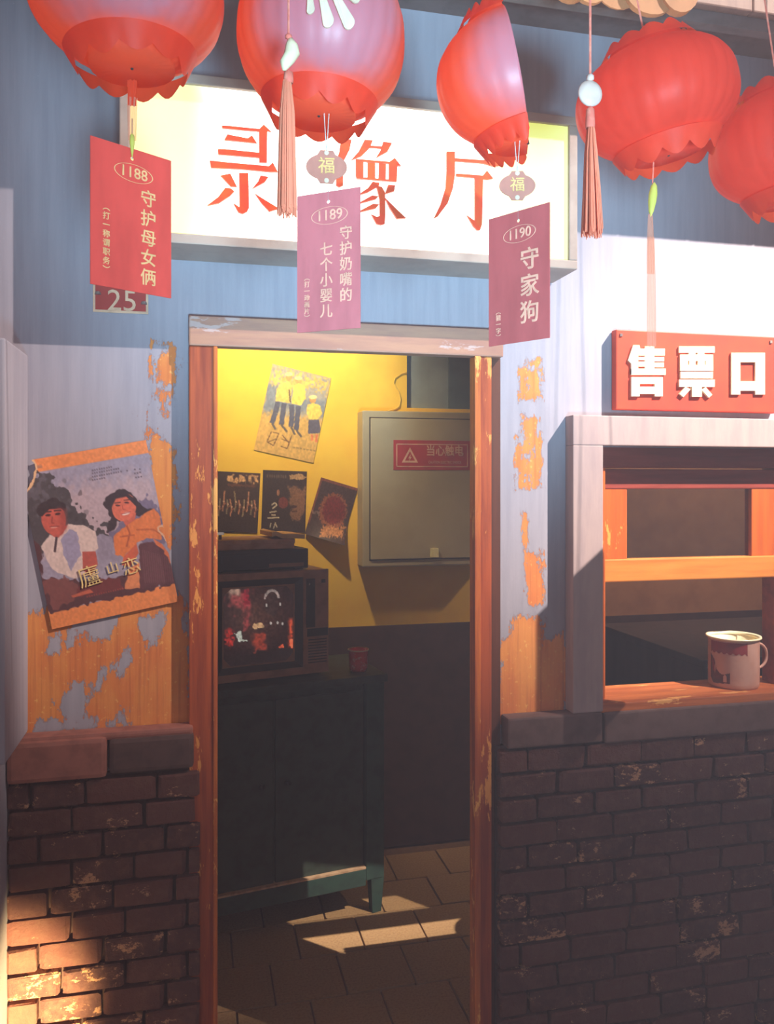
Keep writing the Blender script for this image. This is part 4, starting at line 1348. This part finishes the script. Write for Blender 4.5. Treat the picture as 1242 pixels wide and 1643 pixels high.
def frill_mesh(Rr, z, up, n=14, r0=0.26, r1=0.50, h=0.26, seed=1, a0=0.0, a1=2 * math.pi):
    rn = random.Random(seed)
    segs = n * 6
    mb_ = MB()
    full = abs(a1 - a0 - 2 * math.pi) < 1e-6
    rows = 5
    ph = [rn.uniform(0.75, 1.2) for _ in range(n + 1)]
    cols = segs if full else segs + 1
    for j in range(rows):
        t_ = j / (rows - 1)
        for k in range(cols):
            a = a0 + (a1 - a0) * k / segs
            u_ = k / 6
            am = ph[int(u_) % n]
            wv = abs(math.sin(math.pi * u_))
            rr = Rr * (r0 + (r1 - r0) * t_ * (0.8 + 0.25 * wv * am))
            zz = z + up * Rr * h * (t_ * (0.62 + 0.42 * wv * am))
            mb_.v.append((rr * math.cos(a), rr * math.sin(a), zz))
    for j in range(rows - 1):
        for k in range(segs):
            k2 = (k + 1) % cols
            mb_.f.append((j * cols + k, j * cols + k2, (j + 1) * cols + k2, (j + 1) * cols + k))
    return mb_


def lantern(label, loc, Rr, Hh, tilt, mat, seed, ribs=28, a0=0.0, a1=2 * math.pi, spin=0.0, hang=True, fr1=0.50, inner_fill=0.15):
    L = thing('lantern', label, 'lantern', loc, (0, tilt, spin), 'red lanterns hung across the top')
    full = abs(a1 - a0 - 2 * math.pi) < 1e-6
    rn = random.Random(seed)
    d1, d2 = rn.uniform(0, 6), rn.uniform(0, 6)
    mod = lambda a, z: (1 + 0.010 * abs(math.sin(a * ribs / 2)) + 0.03 * math.sin(2 * a + d1 + z * 9) + 0.02 * math.sin(3 * a + d2 - z * 14))
    prof_ = revolve_profile(Rr, Hh)
    mb_ = MB().lathe(prof_, ribs * 6 if full else ribs * 3, a0, a1, mod)
    if not full:   # close the folded side with two flat leaves
        n_ = ribs * 3
        cols = n_ + 1
        b_ = len(mb_.v)
        mb_.v += [(0, 0, z) for (_, z) in prof_]
        for i in range(len(prof_) - 1):
            mb_.f.append((b_ + i, i * cols, (i + 1) * cols, b_ + i + 1))
            mb_.f.append((i * cols + n_, b_ + i, b_ + i + 1, (i + 1) * cols + n_))
    mb_.build('shade', mat, L, True)
    frill_mesh(Rr, -Hh * 0.80, -1, 11, 0.69, 0.56, 0.25, seed, a0, a1).build('frill', 'frill', L, True)
    frill_mesh(Rr, Hh * 0.84, 1, 11, 0.62, 0.48, 0.20, seed + 9, a0, a1).build('frill', 'frill', L, True)
    MB().tube([(0, 0, -Hh), (0, 0, Hh + 0.02)], 0.002, 5).build('stem', 'steel', L)
    bl_ = bpy.data.lights.new('lantern_inner_fill', 'POINT')  # added inner light that brightens the film
    bl_.energy, bl_.color, bl_.shadow_soft_size = inner_fill, (1.0, 0.55, 0.35), 0.02
    bo_ = bpy.data.objects.new('lantern_inner_fill', bl_)
    COL.objects.link(bo_)
    bo_.parent = L
    bo_.location = (-0.035, 0.0, 0.0)
    if hang:
        top = Vector((0, 0, (WZ - loc[2]) / math.cos(tilt)))
        MB().tube([(0, 0, Hh + 0.02), top], 0.0016, 5).build('cord', 'red_thread', L)
    return L


def pxm(px_, py_, y, npx):
    """metres that npx pixels span at that pixel on the plane y"""
    a_, b_ = at(px_, py_, y), at(px_, py_ + npx, y)
    return abs(a_.z - b_.z)


l1 = at(205, -18, -0.98)
l2 = at(518, 66, -1.0)
l4 = at(1055, 162, -0.95)
l5 = at(1262, 235, -0.92)
l3 = at(810, 122, -1.02)
r1, r2, r4, r5 = pxm(205, 0, -0.98, 150), pxm(518, 66, -1.0, 136), pxm(1055, 162, -0.95, 124), pxm(1255, 235, -0.92, 116)
L1 = lantern('round red lantern at the top left above the card numbered 1188', l1, r1, r1 * 0.86, R(-3), 'lantern_veiled', 1, inner_fill=0.12)
L2 = lantern('round red lantern with cream petals above the card numbered 1189', l2, r2, r2 * 0.90, R(3), 'lantern_veiled', 2, inner_fill=0.12)
L4 = lantern('bright red lantern with frilled ends hung over the ticket sign', l4, r4, r4 * 0.72, R(-13), 'lantern', 4)
L5 = lantern('red lantern cut off by the right edge of the photo', l5, r5, r5 * 0.78, R(-10), 'lantern', 5)
r3 = pxm(810, 122, -1.02, 124)
L3 = lantern('half-folded red lantern with a straight side above the card numbered 1190', at(826, 128, -1.02), r3, r3 * 0.84, R(-13), 'lantern_veiled', 3, a0=R(68), a1=R(248), fr1=0.40, inner_fill=0.12)

# cream petals stuck on the second lantern
for (pa, pb, w_) in (((495, -8), (498, 26), 10), ((512, -6), (528, 46), 14), ((528, -10), (563, 48), 15), ((535, -14), (574, 10), 12)):
    pts = []
    A_, B_ = Vector(pa), Vector(pb)
    d_ = (B_ - A_).normalized()
    n_ = Vector((-d_.y, d_.x))
    for k in range(9):
        a_ = -math.pi / 2 + math.pi * k / 8
        pts.append(B_ - d_ * w_ * 0.6 + d_ * math.cos(a_) * w_ * 0.6 + n_ * math.sin(a_) * w_ * 0.62)
    pts += [A_ + n_ * w_ * 0.28, A_ - n_ * w_ * 0.28]
    vv = []
    for sh_ in (1.10, 1.08):
        for p_ in pts:
            w0 = at(p_.x, p_.y, -1.118) - l2
            zz_, xx_ = w0.z, w0.x
            rz_ = r2 * (1 - min(0.9, abs(zz_) / (r2 * 0.9)) ** 2.3) ** 0.55 * sh_
            vv.append((xx_, -math.sqrt(max(rz_ * rz_ - xx_ * xx_, 1e-6)), zz_))
    m_ = len(pts)
    pt = MB().add(vv, [tuple(range(m_)), tuple(range(2 * m_ - 1, m_ - 1, -1))] + [(i, i + m_, (i + 1) % m_ + m_, (i + 1) % m_) for i in range(m_)]).build('petal', 'petal', L2, fix=True)
    pt.rotation_euler = (0, R(-3), 0)


def tube_ring(cx, cz, rx, rz, y, th, n=36):
    mb_ = MB()
    for k in range(n):
        a_, b_ = 2 * math.pi * k / n, 2 * math.pi * (k + 1) / n
        q_ = [(cx + s_ * math.cos(t_) * rx + 0, cz + s_ * math.sin(t_) * rz) for s_, t_ in ((1, a_), (1, b_), (1 - th / rx, b_), (1 - th / rx, a_))]
        mb_.prism(q_, y, y + 0.0004)
    return mb_


def riddle_card(label, centre, y, w, h, yaw, mat, ink, number, cols, hang_z, roll=0.0):
    p_ = at(centre[0], centre[1], y)
    T = thing('riddle_card', label, 'card', p_, (0, roll, R(yaw)), 'riddle cards under the lanterns')
    hz, hr, n = h / 2 - 0.014, 0.0026, 16
    mb_ = MB()
    for y_ in (-0.0008, 0.0008):       # a sheet with a punched hole near the top
        ring = [(hr * math.cos(2 * math.pi * k / n), hz + hr * math.sin(2 * math.pi * k / n)) for k in range(n)]
        outer = []
        for k in range(n):
            a_ = 2 * math.pi * k / n
            cx_, cz_ = math.cos(a_), math.sin(a_)
            s_ = min((w / 2) / abs(cx_) if abs(cx_) > 1e-6 else 9, ((h / 2 - hz) if cz_ > 0 else (h / 2 + hz)) / abs(cz_) if abs(cz_) > 1e-6 else 9)
            outer.append((cx_ * s_, hz + cz_ * s_))
        for cxn in ((w / 2, h / 2), (-w / 2, h / 2), (-w / 2, -h / 2), (w / 2, -h / 2)):
            k = min(range(n), key=lambda i: (outer[i][0] - cxn[0]) ** 2 + (outer[i][1] - cxn[1]) ** 2)
            outer[k] = cxn
        b_ = len(mb_.v)
        mb_.v += [(x_, y_, z_) for x_, z_ in ring + outer]
        for k in range(n):
            k2 = (k + 1) % n
            q_ = (b_ + k, b_ + n + k, b_ + n + k2, b_ + k2)
            mb_.f.append(q_ if y_ < 0 else q_[::-1])
    for k in range(n):
        k2 = (k + 1) % n
        mb_.f.append((n + k, 3 * n + k, 3 * n + k2, n + k2))
        mb_.f.append((k2, 2 * n + k2, 2 * n + k, k))
    mb_.build('sheet', mat, T)
    tube_ring(0.002, h / 2 - 0.034, 0.029, 0.0125, -0.0014, 0.0012).build('oval_border', ink, T)
    lettering('lettering', number, 0.021, ink, T, (0.002, -0.0012, h / 2 - 0.034), fat=0.005)
    for text, x_, zt, size, fat, step in cols:
        lettering('lettering', '\n'.join(text), size, ink, T, (x_, -0.0012, zt), fat=fat, line=step)
    MB().tube([(0, 0, hz), (0, 0, hang_z)], 0.0009, 5).build('cord', 'thread', T)
    return T


riddle_card('bright red riddle card numbered 1188 hanging at left below a lantern', (212, 353), -0.98, 0.120, 0.197, 32, 'card_bright', 'card_gold', '1188',
            [('守护母女俩', 0.024, -0.022, 0.0245, 0.010, 1.12), ('︵打一称谓职务︶', -0.038, -0.034, 0.0105, 0.014, 1.15)], 0.14)
riddle_card('pinkish red riddle card numbered 1189 hanging over the doorway', (527, 419), -1.01, 0.100, 0.197, -36, 'card', 'card_ink', '1189',
            [('守护奶嘴的', 0.028, -0.008, 0.0205, 0.009, 1.07), ('七个小婴儿', -0.003, -0.028, 0.0205, 0.009, 1.07), ('︵打一动画片︶', -0.034, -0.050, 0.0092, 0.014, 1.05)], 0.102)
riddle_card('dark red riddle card numbered 1190 hanging right of the doorway', (832, 444), -1.035, 0.108, 0.193, -58, 'card_dark', 'card_ink', '1190',
            [('守家狗', 0.020, -0.018, 0.034, 0.012, 1.14), ('︵猜一字︶', -0.036, -0.066, 0.0092, 0.014, 1.05)], 0.10)


def charm(label, centre, y, w, yaw, hang):
    p_ = at(centre[0], centre[1], y)
    T = thing('lantern_charm', label, 'charm', p_, (0, 0, R(yaw)), 'small lantern-shaped charms')
    h = w * 0.80
    pts = []
    for k in range(40):
        a_ = 2 * math.pi * k / 40
        x_, z_ = w / 2 * math.cos(a_), h * 0.40 * math.sin(a_)
        if abs(x_) < w * 0.22:
            z_ = math.copysign(h * 0.5, z_)
        pts.append((x_, z_))
    MB().prism(pts, -0.0012, 0.0012).build('plate', 'charm', T)
    for s_ in (-1, 1):
        tube_ring(0, s_ * h * 0.42, 0.0034, 0.0034, -0.0018, 0.0034, 14).build('eyelet', 'petal', T)
    lettering('emblem', '福', w * 0.42, 'gold', T, (0, -0.0016, 0), fat=0.01)
    MB().tube([(0, 0.0, h * 0.42), (-0.004, 0, hang)], 0.0007, 5).build('cord', 'thread', T)
    MB().tube([(0, 0.0, h * 0.42), (0.004, 0, hang)], 0.0007, 5).build('cord', 'thread', T)
    return T


charm('pinkish lantern-shaped charm above the card numbered 1189', (524, 268), -1.01, pxm(524, 268, -1.01, 66), -8, 0.085)
charm('dull red lantern-shaped charm above the card numbered 1190', (830, 298), -1.035, pxm(830, 298, -1.035, 58), -14, 0.07)


def fringe(x, z0, z1, r0, r1, n=70, seed=1, lean=0.0):
    rn = random.Random(seed)
    mb_ = MB()
    for k in range(n):
        a_, q_ = rn.uniform(0, 2 * math.pi), math.sqrt(rn.random())
        ca, sa = math.cos(a_) * q_, math.sin(a_) * q_
        zb = z1 + rn.uniform(-0.2, 0.8) * 0.012
        mb_.tube([(x + ca * r0 * 0.5, sa * r0 * 0.5, z0), (x + ca * r0, sa * r0, z0 - (z0 - zb) * 0.25), (x + lean * 0.6 + ca * (r0 + r1) / 2, sa * (r0 + r1) / 2, z0 - (z0 - zb) * 0.6), (x + lean + ca * r1, sa * r1, zb)], 0.0011, 3, 0.0009)
    return mb_


# tassel in front of the second lantern
yt = -1.19
p0 = at(463, 90, yt)
T1 = thing('tassel', 'orange-red tassel with a curved jade bead in front of the petalled lantern', 'tassel', p0, (0, 0, 0), 'hanging tassels')
k1 = pxm(463, 90, yt, 1)
MB().tube([(0, 0, 30 * k1), (0, 0, WZ - p0.z)], 0.0014, 5).build('cord', 'red_thread', T1)
bp = [(0.002, 0, 30 * k1), (0.004, 0, 18 * k1), (0.004, 0, 4 * k1), (-0.002, 0, -10 * k1), (-0.005, 0, -24 * k1)]
mb = MB()
for (rr, (bx, by, bz)) in zip((0.002, 0.0075, 0.0095, 0.0085, 0.002), bp):
    for k in range(10):
        a_ = 2 * math.pi * k / 10
        mb.v.append((bx + rr * math.cos(a_), by + rr * math.sin(a_), bz))
for i in range(4):
    for k in range(10):
        k2 = (k + 1) % 10
        mb.f.append((i * 10 + k, i * 10 + k2, (i + 1) * 10 + k2, (i + 1) * 10 + k))
mb.f += [tuple(range(10)), tuple(range(40, 50))[::-1]]
mb.build('bead', 'jade', T1, True, label='curved pale jade bead', fix=True)
MB().lathe([(0.001, 36 * k1), (0.004, 33 * k1), (0.004, 29 * k1), (0.001, 27 * k1)], 10).build('knot', 'red_thread', T1, True)
MB().lathe([(0.001, -23 * k1), (0.0055, -27 * k1), (0.006, -40 * k1), (0.005, -44 * k1)], 12).build('knot', 'red_thread', T1, True)
fr_ = fringe(-0.002, -40 * k1, -255 * k1, 0.0085, 0.0115, 110, 4).build('fringe', 'fringe', T1, kind='stuff')

yt = -1.16
p0 = at(947, 150, yt)
k2_ = pxm(947, 150, yt, 1)
T2 = thing('tassel', 'orange tassel with a flat round pale bead beside the bright red lantern', 'tassel', p0, (0, 0, 0), 'hanging tassels')
MB().tube([(0, 0, 28 * k2_), (0, 0, WZ - p0.z)], 0.0016, 5).build('cord', 'red_thread', T2)
bd = MB().lathe([(0.0001, -0.005), (0.6 * 21 * k2_, -0.0045), (20 * k2_, -0.002), (21 * k2_, 0), (20 * k2_, 0.002), (0.6 * 21 * k2_, 0.0045), (0.0001, 0.005)], 24).build('bead', 'bead_pink', T2, True, label='flat round pale bead')
bd.rotation_euler = (R(90), 0, 0)
MB().lathe([(0.001, 32 * k2_), (0.005, 28 * k2_), (0.005, 22 * k2_), (0.001, 19 * k2_)], 10).build('knot', 'bead_pink', T2, True)
MB().lathe([(0.001, -20 * k2_), (0.0055, -26 * k2_), (0.0065, -50 * k2_), (0.006, -56 * k2_)], 12).build('knot', 'red_thread', T2, True)
fringe(0.001, -50 * k2_, -228 * k2_, 0.008, 0.0145, 120, 6, 0.002).build('fringe', 'fringe', T2, kind='stuff')

# long sheer ribbon under the bright lantern, and the short one under the left lantern
yt = -0.95
p0 = at(1047, 320, yt)
k3 = pxm(1047, 320, yt, 1)
T3 = thing('tassel', 'long sheer peach ribbon tassel with a lime bead under the bright red lantern', 'tassel', p0, (0, 0, 0), 'hanging tassels')
MB().tube([(0, 0, 26 * k3), (0.002, 0, 60 * k3)], 0.0012, 5).build('cord', 'red_thread', T3)
mb = MB().lathe([(0.0006, -28 * k3), (0.004, -20 * k3), (0.0065, -4 * k3), (0.007, 8 * k3), (0.005, 22 * k3), (0.0006, 28 * k3)], 14)
b3 = mb.build('bead', 'bead_lime', T3, True, label='glossy lime-yellow oval bead')
b3.rotation_euler = (0, R(7), 0)


def ribbon(x, z0, z1, w0, w1, n=16, amp=0.002):
    mb_ = MB()
    for i in range(n + 1):
        t_ = i / n
        w_ = w0 + (w1 - w0) * t_
        z_ = z0 + (z1 - z0) * t_
        for s_ in range(9):
            u_ = s_ / 8 - 0.5
            mb_.v.append((x + u_ * w_, amp * math.sin(s_ * 1.9 + 3 * t_), z_))
    for i in range(n):
        for s_ in range(8):
            a_ = i * 9 + s_
            mb_.f.append((a_, a_ + 1, a_ + 10, a_ + 9))
    return mb_


ribbon(-0.0035, -24 * k3, -120 * k3, 0.009, 0.014).build('ribbon', 'ribbon', T3, True)
ribbon(-0.002, -60 * k3, -236 * k3, 0.013, 0.0155).build('ribbon', 'ribbon', T3, True)

yt = -0.99
p0 = at(212, 190, yt)
k4 = pxm(212, 190, yt, 1)
T4 = thing('tassel', 'short red and lilac ribbon tassel under the left lantern above card 1188', 'tassel', p0, (0, 0, 0), 'hanging tassels')
ribbon(0.0, 62 * k4, 20 * k4, 0.013, 0.011).build('ribbon', 'frill', T4, True)
ribbon(0.0, 34 * k4, -36 * k4, 0.014, 0.011).build('ribbon', 'ribbon', T4, True, label='sheer lilac ribbon end')
MB().lathe([(0.0005, -62 * k4), (0.002, -52 * k4), (0.0035, -38 * k4), (0.003, -28 * k4), (0.0005, -24 * k4)], 10).build('bead', 'bead_lime', T4, True, label='small yellow drop bead')

# peach paper flower at the very top, behind the lanterns
pf = at(985, -30, -0.46)
PF = thing('paper_flower', 'blurred peach paper flower peeking in at the top edge', 'paper flower', pf)
kf = pxm(985, -20, -0.46, 1)
for (dx, dz, a_, lw) in ((-80, -20, -0.5, 34), (60, -24, 0.35, 46), (5, -16, 0.0, 40), (-45, -16, -0.25, 34), (110, -12, 0.6, 34)):
    pts = []
    for k in range(20):
        t_ = 2 * math.pi * k / 20
        pts.append((dx * kf + lw * kf * math.cos(t_), dz * kf * 0.6 + 36 * kf * math.sin(t_)))
    MB().prism(pts, -0.004 - 0.003 * abs(a_) * 10, 0.0).build('petal', 'peach', PF)
MB().tube([(0, 0, 0), (0, 0, WZ - pf.z)], 0.0015, 5).build('cord', 'thread', PF)

# narrow board added just beyond the right edge to shade the left window post
BD = thing('shade_board', 'added narrow dark wooden board shading the left window post, outside the picture', 'board', (1.60, -0.5, 2.05), (0, 0, R(46)))
MB().box(-0.055, 0.055, -0.006, 0.006, -0.21, 0.20).build('plank', 'wood_and_gap_shade', BD, bevel=0.002)
MB().tube([(-0.03, 0, 0.195), (0, 0, WZ - 2.0)], 0.001, 5).tube([(0.03, 0, 0.195), (0, 0, WZ - 2.0)], 0.001, 5).build('cord', 'thread', BD)

# the wires everything hangs from
for (yy, lab) in ((-1.0, 'thin black wire stretched over the street holding the lanterns'), (-1.18, 'thin black wire nearest the camera holding two tassels'), (-0.46, 'thin black wire by the eave holding the paper flower')):
    pts = [(-1.6 + 0.4 * k, yy, WZ + 0.06 * ((k - 6) / 6) ** 2) for k in range(13)]
    tag(MB().tube(pts, 0.003, 6).build('overhead_wire', 'wire', None, True), lab, 'wire')

# ------------------------------------------------------------------ the street spotlight with an added barn door shading the lower wall (out of frame)
SP = thing('stage_spotlight', 'added black stage spotlight with a barn door shading the lower wall, high on the right outside the picture', 'spotlight', LAMP)
aim = (Vector((1.1, 0, 1.8)) - LAMP).normalized()
A_, B_ = Vector((-0.9, 0, 1.08)), Vector((2.2, 0, 1.00))
tA, tB = LAMP.lerp(A_, 0.10) - LAMP, LAMP.lerp(B_, 0.10) - LAMP
side = (tB - tA).normalized()
tA -= side * 0.35
tB += side * 0.35
rA, rB = Vector((0, 0, -0.22)) - side * 0.4, Vector((0, 0, -0.22)) + side * 0.4
nn = (tB - tA).cross(rA - tA).normalized() * 0.004
vv = [tA, tB, rB, rA, tA + nn, tB + nn, rB + nn, rA + nn]
MB().add(vv, [(0, 1, 2, 3), (7, 6, 5, 4), (0, 4, 5, 1), (1, 5, 6, 2), (2, 6, 7, 3), (3, 7, 4, 0)]).build('barn_door', 'steel', SP, fix=True)  # added flap, cuts the light off the lower wall
hb = -aim * 0.10
mb = MB().lathe([(0.0001, -0.30), (0.12, -0.30), (0.15, -0.26), (0.15, 0.0), (0.17, 0.02), (0.17, 0.03), (0.14, 0.03), (0.13, -0.02), (0.0001, -0.06)], 28)
hs = mb.build('housing', 'steel', SP, True)
hs.location = hb
hs.rotation_euler = aim.to_track_quat('Z', 'Y').to_euler()

# ------------------------------------------------------------------ thin haze added in the lane for a light veil that lifts the darks
hm, hnt, hp_ = new_mat('haze')
hnt.nodes.remove(hp_)
hv = hnt.nodes.new('ShaderNodeVolumeScatter')
hv.inputs['Color'].default_value = (1.0, 0.66, 0.64, 1)
hv.inputs['Density'].default_value = 0.075
hv.inputs['Anisotropy'].default_value = 0.2
hnt.links.new(hv.outputs[0], hnt.nodes['Material Output'].inputs['Volume'])
M['haze'] = hm
hz = MB().box(-1.25, 3.0, -2.05, -0.40, 0.0, 2.85).build('haze', 'haze', None, kind='stuff')
tag(hz, 'thin pale haze added as a light veil before the doorway', 'haze')
